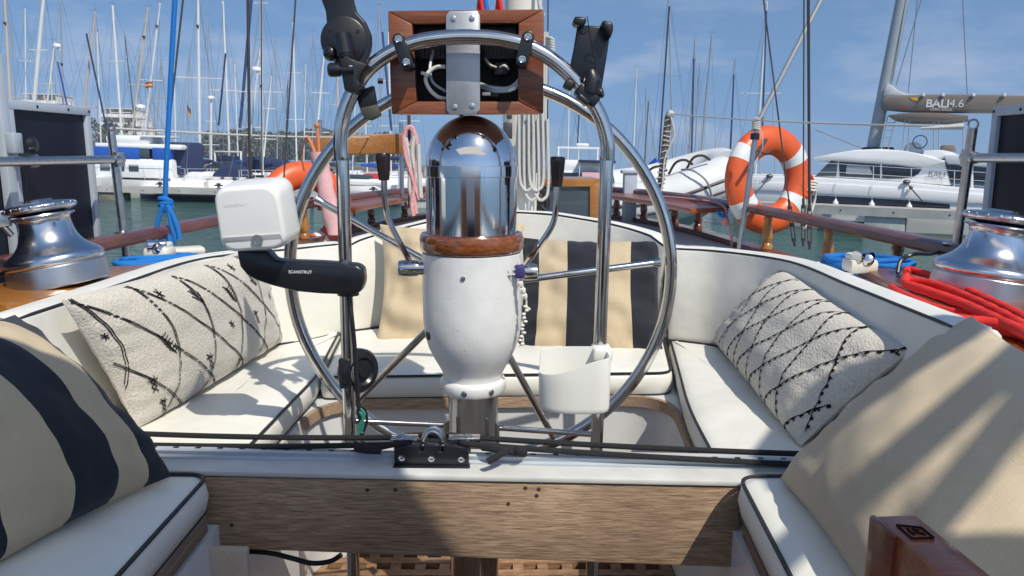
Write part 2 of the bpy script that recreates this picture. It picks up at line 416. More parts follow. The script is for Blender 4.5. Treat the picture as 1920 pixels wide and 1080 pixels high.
# cap rail and bulwark strip
g = G(); prof = [(-.055, -.012), (-.05, .012), (-.03, .024), (.03, .024), (.05, .012), (.055, -.012), (.04, -.026), (-.04, -.026)]
rr = []
for i, p in enumerate(RAIL):
    t = (RAIL[min(i + 1, n - 1)] - RAIL[max(i - 1, 0)]).normalized(); nn = V((t.y, -t.x, 0))
    rr.append([p + nn * a + V((0, 0, ZR + b)) for a, b in prof])
g.rings(rr); rail = part('cap_rail', g, 'rail_wood', yacht)
g = G(); rr = []
for i, p in enumerate(RAIL):
    t = (RAIL[min(i + 1, n - 1)] - RAIL[max(i - 1, 0)]).normalized(); nn = V((t.y, -t.x, 0))
    rr.append([p + nn * a + V((0, 0, ZB + b)) for a, b in ((-.06, -.02), (-.06, .03), (.05, .03), (.05, -.02))])
g.rings(rr); part('bulwark_strip', g, 'rail_wood', yacht, sharp=30)
BAL = [(-1, 315), (-1, 572), (-1, 655), (-1, 697), (-1, 760), (1, 1160), (1, 1215), (1, 1272), (1, 1305), (1, 1432), (1, 1553), (1, 1697), (-1, 60)]
for s, px in BAL:
    p = rail_at(px, s); g = G()
    g.lathe([(.030, 0), (.036, .006), (.036, .03), (.024, .045), (.03, .06), (.034, .085), (.027, .13), (.020, .17), (.026, .19), (.026, .2), (.022, .21), (.03, .225), (.034, .246)], (p.x, p.y, ZB + .028), seg=14)
    part('baluster', g, 'amber' if px in (572, 1432, 1553) else 'mahogany', yacht)
# wide varnished boards at the quarters
for s in (-1, 1):
    pts = [p for p in RAIL if p.x * s > 0.35 and 5.35 < p.y < 7.95]
    out = [V((p.x * .985, p.y - .03, -.412)) for p in pts]
    inn = [V((p.x - s * .34, p.y - .24, -.412)) for p in pts]
    g = G(); g.prism(out + inn[::-1], (0, 0, .036), bev=.006); part('quarter_seat', g, 'mahogany_h', yacht)
# cockpit well, benches
well = rounded([(-.64, -.55), (.42, -.55), (.475, 1.6), (.54, 2.47), (-.64, 2.42)], [.02, .02, .02, .2, .2], 8)
well = [V((p.x, p.y)) for p in well]
def inset(poly, d):
    o = []; m = len(poly); area = sum(poly[i].x * poly[(i + 1) % m].y - poly[(i + 1) % m].x * poly[i].y for i in range(m))
    s = 1 if area > 0 else -1
    for i in range(m):
        t = (poly[(i + 1) % m] - poly[i - 1])
        if t.length < 1e-9: o.append(poly[i].copy()); continue
        t.normalize(); o.append(poly[i] + V((-t.y, t.x)) * s * d)
    return o
def ring3(poly, z): return [V((p.x, p.y, z)) for p in poly]
g = G(); g.rings([ring3(well, -1.36), ring3(well, -.80)], caps=False); part('bench_front', g, 'gelcoat', yacht)
g = G(); wi = inset(well, .016)
ks = [i for i, p in enumerate(well) if p.y > 1.52]
g.rings([[V((q.x, q.y, z)) for q, z in ((well[i], -.832), (wi[i], -.832), (wi[i], -.797), (well[i], -.797))] for i in ks]); part('bench_trim', g, 'teak', yacht)
g = G(); outr = [V((max(-1.19, min(1.02, p.x * 2.2)), -.55 if p.y < 0 else (3.3 if p.y > 2.2 else p.y))) for p in well]
g.rings([ring3(well, -.800), ring3(outr, -.800)], caps=False); part('bench_top', g, 'gelcoat', yacht)
# cockpit floor with teak grating
g = G(); g.box((-.06, .9, -1.385), (1.3, 3.2, .03)); part('cockpit_floor', g, 'dark_inside', yacht)
g = G()
for i in range(15): g.box((-.62 + i * .08, 1.15, -1.345), (.034, 2.5, .022))
for j in range(34): g.box((-.06, -.05 + j * .075, -1.343), (1.16, .034, .022))
part('grating', g, 'grate', yacht)
# bridge beam across the cockpit
bl, br = P(375, 893, 1.56), P(1387, 913, 1.53)
bl2, br2 = P(370, 1028, 1.56), P(1387, 1066, 1.53)
g = G(); g.prism([bl, br, br2, bl2], (.0, .075, 0), bev=.006); 
for px, py in ((688, 921), (741, 920), (985, 914), (1006, 928), (953, 944), (1010, 916), (430, 990)):
    q = P(px, py, 1.545); g.lathe([(.0045, 0), (.0045, -.003), (.0005, -.0031)], (q.x, bl.y + (q.x - bl.x) * (br.y - bl.y) / (br.x - bl.x) + .0025, q.z), (0, 1, 0), 12, mi=1)
part('bridge_plank', g, ['teak', 'plug'], yacht)
g = G(); dl = (br - bl).normalized()
zl = bl.z + .014
A0 = bl - dl * .36; A1 = br + dl * .30
g.prism([A0 + V((0, -.004, .002)), A1 + V((0, -.004, .002)), A1 + V((0, .15, .002)), A0 + V((0, .15, .002))], (0, 0, .012), bev=.003)
g.prism([bl + V((0, .08, -.0)), br + V((0, .08, 0)), br + V((0, .14, 0)), bl + V((0, .14, 0))], (0, 0, -.19))
part('bridge_ledge', g, 'ledge_paint', yacht)
for f_, dz in ((.085, -.012), (.205, -.014), (.80, -.016), (.87, -.011)):
    pass
# cabin behind the camera
g = G(); g.box((0, -2.7, -.75), (2.5, 3.9, 1.3), bev=.05); part('cabin', g, 'gelcoat', yacht)
g = G(); g.box((-.85, -.72, -.72), (.66, .03, 1.05), bev=.005); g.box((.75, -.72, -.72), (.66, .03, 1.05), bev=.005); g.box((-.05, -.72, -1.2), (.9, .03, .24), bev=.005)
part('bulkhead', g, 'amber', yacht)
g = G(); g.box((-.05, -.76, -.75), (.86, .06, .72)); part('companionway', g, 'dark_inside', yacht)
g = G(); g.prism([P(392, 1030, 1.50), P(462, 1032, 1.50), P(466, 1140, 1.50), P(380, 1140, 1.50)], (0, .02, 0), bev=.003); part('side_panel', g, 'tan_hide', yacht)
# winch pads
g = G(); g.prism([PZ(12, 572, -.40), PZ(228, 522, -.40), V((-1.30, 2.78, -.40)), V((-1.53, 2.62, -.40)), V((-1.62, 2.2, -.40))], (0, 0, -.06), bev=.008); part('winch_pad', g, 'amber', yacht)
g = G(); g.prism([PZ(1702, 545, -.405), PZ(1905, 655, -.405), PZ(2080, 720, -.405), V((1.56, 1.75, -.405)), V((1.56, 2.5, -.405)), V((1.25, 2.75, -.405))], (0, 0, -.05), bev=.008); part('winch_pad', g, 'mahogany_h', yacht)

# ---------------------------------------------------------------- cushions
def nz(p, s=1., seed=0): return noise.noise(V((p[0] * s + seed * 7.1, p[1] * s - seed * 3.3, (p[2] if len(p) > 2 else 0) * s + seed)))
def seat_cushion(poly, r, zt, th, label, seed, name='seat_cushion'):
    pl = resample(rounded(poly, r, 6), .035); c = sum((p for p in pl), V((0, 0))) / len(pl)
    root = thing(name, label, 'cushion', (c.x, c.y, zt - th), 'white seat cushions round the cockpit')
    g = G(); rings = []
    for d, z in ((.012, -th), (.002, -th + .008), (-.004, -th * .5), (0, -.014), (.004, -.006), (.011, -.001), (.028, .003)):
        rings.append(ring3(inset(pl, d), zt + z))
    last = inset(pl, .028)
    for k, cr in ((.85, .007), (.65, .010), (.45, .012), (.25, .012), (.08, .012)):
        rings.append([V((c.x + (p.x - c.x) * k, c.y + (p.y - c.y) * k, zt + cr + .005 * nz((c.x + (p.x - c.x) * k, c.y + (p.y - c.y) * k, 0), 6, seed))) for p in last])
    g.rings(rings); part('cover', g, 'vinyl', root, sharp=70)
    for zz, nm in ((zt + .0015, 'piping'),):
        g = G(); g.tube(ring3(inset(pl, .004), zz), .0042, 6, closed=True); part(nm, g, 'piping', root)
    g = G(); g.tube(ring3(inset(pl, .004), zt - th + .006), .0038, 6, closed=True); part('piping', g, 'piping', root)
    return root
seat_cushion([(-.655, 1.64), (-.635, 2.40), (-.70, 3.05), (-.86, 2.87), (-1.0, 2.74), (-1.08, 2.55), (-1.09, 1.64)], [.02, .05, .02, .05, .08, .05, .02], -.722, .075, 'white seat cushion under the long pillow with curving plant motifs', 1)
seat_cushion([(-.625, 2.41), (.535, 2.46), (.60, 2.94), (.40, 3.13), (-.06, 3.27), (-.50, 3.17), (-.69, 3.06)], [.03, .06, .02, .1, .2, .1, .03], -.724, .078, 'white curved seat cushion in front of the two striped back pillows', 2)
seat_cushion([(.475, 1.62), (.50, 2.1), (.55, 2.45), (.615, 2.92), (.775, 2.83), (.92, 2.57), (.915, 1.62)], [.02, .2, .1, .03, .06, .1, .02], -.722, .075, 'white seat cushion under the long pillow with zigzag diamond lines', 3)
seat_cushion([(-.632, 1.525), (-.615, .4), (-1.10, .4), (-1.10, 1.525)], [.05, .02, .02, .03], -.668, .072, 'white shaded seat cushion under the near striped pillow', 4)
seat_cushion([(.470, 1.515), (.385, .4), (1.0, .4), (1.0, 1.515)], [.05, .02, .02, .03], -.668, .072, 'white seat cushion under the large plain beige pillow', 5)
# boxes under the near cushions
for xs, y1, lab in (((-1.09, -.665), 1.50, 0), ((.50, 1.0), 1.475, 1)):
    g = G()
    xi0, xi1 = (-.665, -.645) if lab == 0 else (.50, .415)
    g.prism([(xs[0], y1, -.79), (xs[1] if lab == 0 else xs[0], y1, -.79), (xi1, .4, -.79), (xs[0] if lab == 0 else xs[1], .4, -.79)] if lab == 0 else [(.50, y1, -.79), (1.0, y1, -.79), (1.0, .4, -.79), (.415, .4, -.79)], (0, 0, -.56)); part('locker', g, 'gelcoat', yacht)
    g = G()
    if lab == 0: g.prism([(-1.09, y1 + .006, -.742), (-.640, y1 + .006, -.742), (-.622, .4, -.742), (-1.09, .4, -.742)], (0, 0, -.046), bev=.004)
    else: g.prism([(.478, y1 + .006, -.742), (1.0, y1 + .006, -.742), (1.0, .4, -.742), (.394, .4, -.742)], (0, 0, -.046), bev=.004)
    part('locker_trim', g, 'teak_y', yacht)

def backrest(path, ztop, zb, th, lean, label, seed, out=(0, 2.1), rs=.045):
    """padded back cushion swept along a plan path; ztop is a list of (fraction, z)"""
    pts = smooth_path([(x, y, 0) for x, y in path], 8); m = len(pts)
    root = thing('back_cushion', label, 'cushion', (pts[m // 2].x, pts[m // 2].y, zb), 'white back cushions round the cockpit')
    ln = [0]
    for a, b in zip(pts, pts[1:]): ln.append(ln[-1] + (b - a).length)
    rings = []; edge = []; LT = ln[-1]
    seq = [(0, .0, 1)] ; idx = list(range(m))
    def ring(i, endk):
        p = pts[i]; t = (pts[min(i + 1, m - 1)] - pts[max(i - 1, 0)]).normalized(); nn = V((t.y, -t.x, 0))
        if nn.dot(p - V((*out, 0))) < 0: nn = -nn
        zt = interp(ztop, ln[i] / LT); h = zt - zb; r = .034; o = []
        prof = [(0, 0)]
        for q in range(1, 8): prof.append((-.016 * math.sin(math.pi * q / 8), h * q / 8 * .92))
        for a in range(6): w = a / 5 * math.pi / 2; prof.append((.012 * (1 - math.cos(w)), h - .012 + .012 * math.sin(w)))
        prof += [(th * .35, h + .006), (th * .7, h + .004)]
        for a in range(4): w = a / 3 * math.pi / 2; prof.append((th - .03 + .03 * math.sin(w), h - .03 + .03 * math.cos(w)))
        prof.append((th, 0))
        cx, cz = th * .5, h * .5
        for a, z in prof:
            a2 = cx + (a - cx) * endk; z2 = cz + (z - cz) * (1 - (1 - endk) * .12)
            wv = .006 * nz((p.x, p.y, z), 7, seed) if z < h * .9 else .002 * nz((p.x, p.y, z), 9, seed)
            q = p + nn * (a2 + lean * z2 / .4 + wv); o.append(V((q.x, q.y, zb + z2)))
        return o, p + nn * (lean * h / .4 + .004) + V((0, 0, zb + h - .003)), nn, t
    for i in idx:
        o, e, nn, t = ring(i, 1)
        if i == 0:
            for d, k in ((.022, .55), (.010, .85)):
                o2, _, _, _ = ring(0, k); rings.append([q - t * (0) + (t * d) * 0 - t * (.022 - d) for q in o2])
        rings.append(o); edge.append(e)
        if i == m - 1:
            for d, k in ((.010, .85), (.022, .55)):
                o2, _, _, _ = ring(m - 1, k); rings.append([q + t * d for q in o2])
    g = G(); g.rings(rings); part('cover', g, 'vinyl', root, sharp=70)
    o0, e0, n0, t0 = ring(0, 1); o1, e1, n1, t1 = ring(m - 1, 1)
    pipe = [o0[k] for k in (0, 3, 6)] + edge + [o1[k] for k in (6, 3, 0)]
    g = G(); g.tube(pipe, .0045, 6); part('piping', g, 'piping', root)
    return root
backrest([(-1.07, 1.66), (-1.07, 2.1), (-1.07, 2.55), (-.985, 2.75), (-.84, 2.88), (-.675, 3.06)], [(0, -.36), (1, -.362)], -.72, .095, .02, 'white back cushion behind the long pillow with curving plant motifs', 11)
backrest([(-.655, 3.075), (-.5, 3.18), (-.06, 3.29), (.40, 3.145), (.595, 2.955)], [(0, -.375), (.04, -.355), (.13, -.325), (.3, -.275), (.47, -.252), (.62, -.258), (.8, -.29), (.93, -.325), (1, -.37)], -.72, .09, .02, 'white arched back cushion at the stern end behind the striped pillows', 12)
backrest([(.61, 2.93), (.775, 2.83), (.92, 2.57), (.915, 2.1), (.905, 1.55)], [(0, -.365), (1, -.36)], -.72, .095, .02, 'white back cushion behind the long pillow with zigzag diamond lines', 13)

# ---------------------------------------------------------------- throw pillows
def pillow(label, TL, TR, BR, BL, thick, mats, seed, ear=.07, nn_=36, wr=.008, back=.75, group='throw pillows on the cockpit seats', deco=None, square=2.4, fold=0):
    TL, TR, BR, BL = map(V, (TL, TR, BR, BL))
    nrm = (BL - TL).cross(TR - TL).normalized()
    c = (TL + TR + BR + BL) / 4
    if nrm.dot(-c) < 0: nrm = -nrm
    def flat(u, v):
        u2 = u * (1 - ear * (1 - v * v)); v2 = v * (1 - ear * (1 - u * u))
        a, b = (u2 + 1) / 2, (v2 + 1) / 2
        return (BL * (1 - a) + BR * a) * (1 - b) + (TL * (1 - a) + TR * a) * b
    def puff(u, v): return ((1 - abs(u) ** square) * (1 - abs(v) ** square)) ** .5 if abs(u) < 1 and abs(v) < 1 else 0
    W_, H_ = (TR - TL).length, (TL - BL).length
    def surf(u, v, side=1):
        t = puff(u, v); e = max(abs(u), abs(v))
        w = wr * (noise.noise(V((u * W_ * 5, v * H_ * 5, seed))) + .6 * noise.noise(V((u * W_ * 11, v * H_ * 11, seed + 5))))
        if fold:
            w += fold * t * (math.sin(9 * v + 5 * u + seed + 2.5 * noise.noise(V((u * 2, v * 2, seed + 9))))) * (abs(u) ** 1.2)
        ew = .35 * wr * math.sin((u if abs(v) > abs(u) else v) * 23 + seed) * max(0, e - .6) * 2.5
        return flat(u, v) + nrm * (side * (thick * (1 if side > 0 else back) * .5 * t + (w + ew) * min(1, t * 2.5)))
    g = G(); N = nn_; vs = []; uvs = []
    def mp(k): x = -1 + 2 * k / N; return math.sin(x * math.pi / 2) * .5 + x * .5
    for side in (1, -1):
        for j in range(N + 1):
            for i in range(N + 1):
                u, v = mp(i), mp(j); vs.append(surf(u, v, side)); uvs.append(((u + 1) / 2, (v + 1) / 2))
    fs = []; K = (N + 1) ** 2
    for side in (0, 1):
        for j in range(N):
            for i in range(N):
                q = [side * K + j * (N + 1) + i, side * K + j * (N + 1) + i + 1, side * K + (j + 1) * (N + 1) + i + 1, side * K + (j + 1) * (N + 1) + i]
                fs.append(q if side == 0 else q[::-1])
    g.add(vs, fs)
    nb = len(g.v)
    if deco:
        dv = []
        def strip(uvl, wd, dash=None, phase=0, jag=0):
            """embroidered line: uv polyline, width in metres, dash = (on, off) in metres"""
            pts = [(V(p)) for p in uvl]; acc = 0; step = .005; seq = []
            for a, b in zip(pts, pts[1:]):
                L_ = math.hypot((b.x - a.x) * W_ / 2, (b.y - a.y) * H_ / 2); kk = max(1, int(L_ / step))
                for q in range(kk): seq.append(a.lerp(b, q / kk))
            seq.append(pts[-1]); d = 0
            for a, b in zip(seq, seq[1:]):
                L_ = math.hypot((b.x - a.x) * W_ / 2, (b.y - a.y) * H_ / 2); d += L_
                if dash and (d + phase) % (dash[0] + dash[1]) > dash[0]: continue
                if max(abs(a.x), abs(a.y), abs(b.x), abs(b.y)) > .985: continue
                pa, pb = surf(a.x, a.y) + nrm * .0016, surf(b.x, b.y) + nrm * .0016
                e = .01; nl = (surf(a.x + e, a.y) - surf(a.x - e, a.y)).cross(surf(a.x, a.y + e) - surf(a.x, a.y - e)).normalized()
                t = pb - pa
                if t.length < 1e-7: continue
                sd = t.cross(nl).normalized(); k = 1 + (jag * random.uniform(-1, 1))
                pa = pa + nl * .0008; pb = pb + nl * .0008
                if jag < 0:   # row of little triangles on one side
                    tri = ((d + phase) % .026) / .026; h = wd * (.30 + 2.6 * max(0, 1 - abs(tri - .5) * 3.2))
                    g.add([pa - sd * wd * .4, pb - sd * wd * .4, pb + sd * h, pa + sd * h], [[0, 1, 2, 3]], 1)
                else:
                    g.add([pa - sd * wd / 2 * k, pb - sd * wd / 2 * k, pb + sd * wd / 2 * k, pa + sd * wd / 2 * k], [[0, 1, 2, 3]], 1)
        deco(strip)
    org = (BL + BR) / 2
    me = mesh('throw_pillow', g, mats, org, 180)
    # uv
    ul = me.uv_layers.new(name='UVMap')
    for lp in me.loops:
        if lp.vertex_index < len(uvs): ul.data[lp.index].uv = uvs[lp.vertex_index]
    o = bpy.data.objects.new('throw_pillow', me); COL.objects.link(o); o.location = org; ORG[o.name] = org
    o['label'] = label; o['category'] = 'pillow'; o['group'] = group; YACHT.append(o)
    return o
zs = -.712
# plain-looking folded pillow left of the pedestal
pillow('crumpled beige pillow half hidden behind the left of the pedestal', P(712, 420, 3.12), P(985, 418, 3.18), P(975, 668, 2.93), P(700, 662, 2.90), .16, 'beige_plain', 3, ear=.10, wr=.022, fold=.036)
pillow('upright beige and dark striped pillow seen through the wheel', P(978, 445, 3.10), P(1238, 452, 3.03), P(1246, 676, 2.76), P(968, 668, 2.80), .18, 'stripe_back', 8, ear=.06, wr=.018, fold=.026)
def deco_l(strip):
    # two families of drooping double lines and little plant motifs
    for k in range(-1, 6):
        for o in (0, .0135):
            x0 = -1.42 + k * .40 + o
            strip([(x0 + .80 * (t ** .85), 1 - 2 * t) for t in [q / 14 for q in range(15)]], .0027, (.014, .0012), k * .01, .12)
            x1 = -1.0 + k * .385 + o
            strip([(x1 + .17 * math.sin(math.pi * (t * .95 + .05)) - .20 * t, 1 - 2 * t) for t in [q / 14 for q in range(15)]], .0027, (.014, .0012), k * .017, .12)
    def leaf(u, v, s, kind):
        if kind == 0:
            strip([(u - .012 * s, v + .13 * s), (u + .03 * s, v - .13 * s)], .0032)
            for q in range(6):
                y = .11 - q * .042; xx = -.012 + (.13 - y) / .26 * .042
                strip([(u + (xx - .03) * s, v + (y + .05) * s), (u + xx * s, v + y * s)], .003); strip([(u + (xx + .033) * s, v + (y + .045) * s), (u + xx * s, v + y * s)], .003)
        elif kind == 1:
            for a in range(3):
                w = a * math.pi / 3 + .3; strip([(u - .035 * math.cos(w) * s, v - .09 * math.sin(w) * s), (u + .035 * math.cos(w) * s, v + .09 * math.sin(w) * s)], .0032)
        elif kind == 2:
            strip([(u - .02 * s, v + .12 * s), (u + .018 * s, v + .04 * s), (u - .018 * s, v - .04 * s), (u + .02 * s, v - .12 * s)], .0034)
            strip([(u + .022 * s, v + .12 * s), (u - .016 * s, v + .04 * s), (u + .018 * s, v - .04 * s), (u - .02 * s, v - .12 * s)], .0034)
            strip([(u - .035 * s, v + .06 * s), (u + .035 * s, v + .075 * s)], .0034)
        else:
            strip([(u - .03 * s, v + .12 * s), (u + .03 * s, v - .1 * s)], .003); strip([(u - .035 * s, v + .03 * s), (u + .03 * s, v - .1 * s), (u + .032 * s, v + .08 * s)], .003); strip([(u - .01 * s, v + .13 * s), (u + .01 * s, v - .02 * s)], .003)
    for u, v, s, k in ((-.62, .05, 1.25, 0), (-.44, .78, .9, 1), (-.30, -.48, 1.2, 2), (-.17, .58, 1.05, 3), (.08, -.05, .9, 1), (.20, .42, 1.1, 0), (.44, -.12, 1.1, 2), (.40, .84, .8, 1), (.56, .52, 1., 3), (.06, -.80, .8, 2), (.80, .10, .9, 1), (-.84, -.42, 1., 2), (-.95, .42, .6, 1), (.90, .6, .8, 2), (-.80, -.80, .9, 2)): leaf(u, v, s, k)
pillow('long cream pillow with curving black lines and small plant motifs', PX(112, 560, -1.035), P(482, 462, 2.66), PZ(528, 640, zs), PZ(256, 806, zs), .15, ['boucle', 'thread'], 21, ear=.03, wr=.005, deco=deco_l, square=3.2, nn_=44)
def deco_r(strip):
    for k in range(-3, 8):
        x0 = -1.3 + k * .30
        strip([(x0 + .50 * t + .02 * math.sin(t * 7 + k), -1 + 2 * t) for t in [q / 16 for q in range(17)]], .0037, None, k * .011, -1)
        x1 = -1.0 + k * .30
        strip([(x1 + .25 - .38 * t - .03 * math.sin(t * 6.5 + k * 1.3), -1 + 2 * t) for t in [q / 16 for q in range(17)]], .0037, None, k * .017, -1)
pillow('long cream pillow with toothed black zigzag diamond lines', PX(1468, 500, .955), PX(1712, 655, .925), PZ(1500, 838, zs), PZ(1338, 640, zs), .17, ['boucle', 'thread'], 31, ear=.03, wr=.005, deco=deco_r, square=3.0, nn_=44)
pillow('big beige and dark striped pillow on the shaded near seat', PX(-430, 700, -1.06), PX(28, 590, -1.055), PZ(322, 893, -.655), PZ(-70, 1095, -.655), .21, 'stripe_near', 41, ear=.05, wr=.010, fold=.005, square=2.2)
pillow('large plain beige pillow crossed by bands of shadow', PX(1822, 592, .97), PX(2240, 850, .97), PZ(1720, 1290, -.655), PZ(1462, 897, -.655), .24, 'beige_big', 52, ear=.06, wr=.008, fold=.008, square=2.2)
# ================================================================ HELM
AX = P(885, 500, 1.95).x; AY = 1.95
def zat(py, Y=1.95): return P(885, py, Y).z
ped = thing('binnacle_pedestal', 'white helm pedestal with a polished steel compass hood and wooden ring', 'pedestal', (AX, AY, -1.33))
def lat(prof, name, m, seg=48, sharp=35, parent=None): g = G(); g.lathe([(r, z) for r, z in prof], (AX, AY, 0), seg=seg); return part(name, g, m, parent or ped, sharp)
zt, z1, z2, z3, z4 = zat(216), zat(310), zat(331), zat(437), zat(470)
hd = []
r0 = .1135
for k in range(17):
    a = k / 16 * math.pi / 2; hd.append((r0 * math.cos(a) if k < 16 else .0005, z1 + (zt - z1) * math.sin(a)))
hood = [(r0 + .001, z3), (r0 + .001, z2), (r0 + .0035, z2 + .001), (r0 + .0035, z1 - .001), (r0, z1)] + hd
lat(hood, 'compass_hood', 'chrome', 64)
lat([(.118, z3 - .004), (.128, z3 + .001), (.131, z3 - .004), (.1325, z3 - .012), (.132, z4 + .012), (.129, z4 + .004), (.124, z4), (.11, z4)], 'wooden_ring', 'ring_wood', 64)
zz = zat
lat([(.119, z4 - .001), (.1265, z4 - .004), (.1275, zz(540)), (.1275, zz(585)), (.1265, zz(606)), (.1225, zz(627)), (.114, zz(648)), (.101, zz(667)), (.089, zz(682)), (.0805, zz(693)), (.0775, zz(698)), (.0775, zz(706)), (.085, zz(709)), (.087, zz(715)), (.0865, zz(726)), (.082, zz(731)), (.06, zz(731))], 'housing', 'white_paint', 64, 50)
lat([(.0655, zz(732)), (.0655, -1.0), (.068, -1.0), (.068, -1.05), (.066, -1.05), (.066, -1.33)], 'column', 'steel', 40)
g = G()
for a in (-70, -12, 35):
    w = R(a); c = V((AX + .0865 * math.sin(w), AY - .0865 * math.cos(w), zz(720))); g.lathe([(.008, -.002), (.008, .002), (.005, .004), (.0005, .004)], c, (math.sin(w), -math.cos(w), 0), 10)
for px, py in ((868, 521), (860, 640), (915, 650)):
    q = P(px, py, 1.82); w = math.asin(max(-1, min(1, (q.x - AX) / .128))); rr_ = .128 if py < 600 else .112
    c = V((AX + rr_ * math.sin(w), AY - rr_ * math.cos(w), zat(py, 1.835))); g.lathe([(.006, -.003), (.006, .002), (.0005, .003)], c, (math.sin(w), -math.cos(w), 0), 10)
part('bolt', g, 'steel_dull', ped)
g = G(); w = R(-62); g.lathe([(.014, -.002), (.014, .0015), (.0005, .0016)], (AX + .1235 * math.sin(w), AY - .1235 * math.cos(w), zz(618)), (math.sin(w), -math.cos(w), 0), 14); part('hole_plug', g, 'dark_inside', ped)
# control levers
def lever(px_pts, gp0, gp1, hub, sgn):
    pts = smooth_path([P(x, y, Y) for x, y, Y in px_pts], 5)
    g = G(); g.tube(pts, .0095, 10, sq=.8)
    h = P(*hub); e = V((AX + sgn * .118, AY - .03, h.z))
    g.lathe([(.019, -.02), (.021, -.012), (.021, .02), (.0185, .03), (.012, .032)], h, (sgn, 0, 0), 18)
    g.tube([h, e], .017, 12)
    lv = part('control_lever', g, 'steel', ped)
    a, b = P(*gp0), P(*gp1); ax = (b - a); L_ = ax.length
    g = G(); g.lathe([(.0125, 0), (.0135, .004), (.0165, L_ * .5), (.0185, L_ * .85), (.0185, L_ * .96), (.0165, L_), (.006, L_ + .001)], a, ax, 18); part('lever_grip', g, 'grip', lv)
lever([(720, 330, 1.90), (722, 385, 1.90), (732, 420, 1.905), (755, 465, 1.91), (775, 503, 1.92)], (720, 338, 1.90), (718, 287, 1.90), (770, 503, 1.92), -1)
lever([(1045, 340, 1.90), (1042, 395, 1.90), (1034, 425, 1.905), (1008, 465, 1.91), (985, 497, 1.92)], (1044, 350, 1.90), (1046, 294, 1.90), (985, 510, 1.92), 1)
# bead charm hanging from the right lever
ch = thing('bead_charm', 'string of letter beads with a purple M bead and shells hanging beside the pedestal', 'charm', P(976, 560, 1.88))
g = G(); c = P(974, 509, 1.87); g.box(c, (.026, .02, .034), bev=.006); text_geo(g, 'M', c + V((-.011, -.011, -.008)), (0, 0, 1), (-1, 0, 0), .024, mi=1, bold=.02); part('letter_bead', g, ['bead', 'text_white'], ch)
g = G()
pts = [P(x, y, 1.872) for x, y in ((972, 490), (974, 509), (978, 530), (984, 548), (987, 566), (985, 586), (978, 610), (981, 640), (972, 650))]
g.tube(smooth_path(pts, 4), .0022, 6); part('cord', g, 'bone', ch)
for k, (x, y, s) in enumerate(((975, 532, .008), (980, 545, .008), (983, 556, .0075))):
    g = G(); c = P(x, y, 1.87); g.box(c, (.015, .013, .014), bev=.003); text_geo(g, 'ISA'[k], c + V((-.004, -.0075, -.004)), (1, 0, 0), (0, 0, 1), .011, mi=1); part('bead', g, ['bone', 'text_grey'], ch)
g = G()
for k in range(11):
    t = k / 10; g.ball(P(986 - 9 * t + 3 * math.sin(k * 2), 575 + 70 * t, 1.87), .0055, 8, sc=(1, 1, .7))
g.box(P(988, 577, 1.87), (.02, .006, .006), rot=Matrix.Rotation(.5, 3, 'Y'), bev=.002); part('shells', g, 'bone', ch)

# pedestal guard hoop
YH = 1.82
guard = thing('pedestal_guard', 'polished steel tube hoop standing in front of the steering wheel', 'guard rail', (AX, YH, -1.33))
arch = [(640, 300), (638, 268), (641, 232), (650, 198), (668, 160), (695, 126), (732, 99), (780, 79), (830, 71), (882, 69), (935, 73), (985, 85), (1030, 108), (1068, 140), (1098, 175), (1120, 208), (1133, 240), (1139, 272), (1139, 300)]
g = G(); g.tube(smooth_path([P(x, y, YH - .01 * math.sin(math.pi * i / 18)) for i, (x, y) in enumerate(arch)], 5), .0172, 20); part('arch_tube', g, 'steel', guard)
for pp in ([(642, 296), (648, 500), (656, 820)], [(1138, 296), (1130, 500), (1119, 820)]):
    p = [P(x, y, YH) for x, y in pp]; d = (p[-1] - p[0]); p.append(p[0] + d * ((-1.33 - p[0].z) / d.z))
    g = G(); g.tube(p, .0158, 18); g.lathe([(.0172, -.004), (.0172, .004), (.0165, .006), (.0165, -.006)][:3], p[0], p[1] - p[0], 18); part('leg', g, 'steel', guard)
for a, b in (((660, 789, 1.82), (838, 797, 1.89)), ((932, 802, 1.89), (1121, 815, 1.82))):
    g = G(); g.tube([P(*a), P(*b)], .0075, 12); e = P(*(b if a[0] < 800 else a)); sg = -1 if a[0] < 800 else 1
    g.box(e + V((sg * .0, -.006, -.012)), (.006, .03, .05), rot=Matrix.Rotation(sg * .3, 3, 'Z'), bev=.002); part('cross_bar', g, 'steel', guard)
# steering wheel
wh = thing('steering_wheel', 'large polished steel steering wheel with five tube spokes', 'wheel', P(901, 517, 2.1))
WC = P(901, 517, 2.1); px_m = (P(1262, 517, 2.1) - WC).x / 361
g = G(); g.tube([WC + V((math.cos(a) * 357 * px_m, -.0, math.sin(a) * 357 * px_m)) for a in [2 * math.pi * k / 96 for k in range(96)]], .0170, 18, closed=True); part('rim', g, 'steel', wh)
hub = P(884, 537, 2.03)
for px, py in ((588, 371), (1243, 491), (664, 757), (1046, 836), (862, 162)):
    g = G(); e = P(px, py, 2.1); d = (e - hub).normalized(); g.tube([hub + d * .05, e - d * .012], .0098, 12)
    g.tube([e - d * .03, e - d * .010], [.0098, .0135], 12); part('spoke', g, 'steel', wh)
g = G(); g.lathe([(.055, -.05), (.06, -.03), (.06, .03), (.03, .05)], hub, (0, 1, 0), 24); g.tube([hub, V((AX, AY + .10, hub.z))], .03, 14); part('hub', g, 'steel_dull', wh)

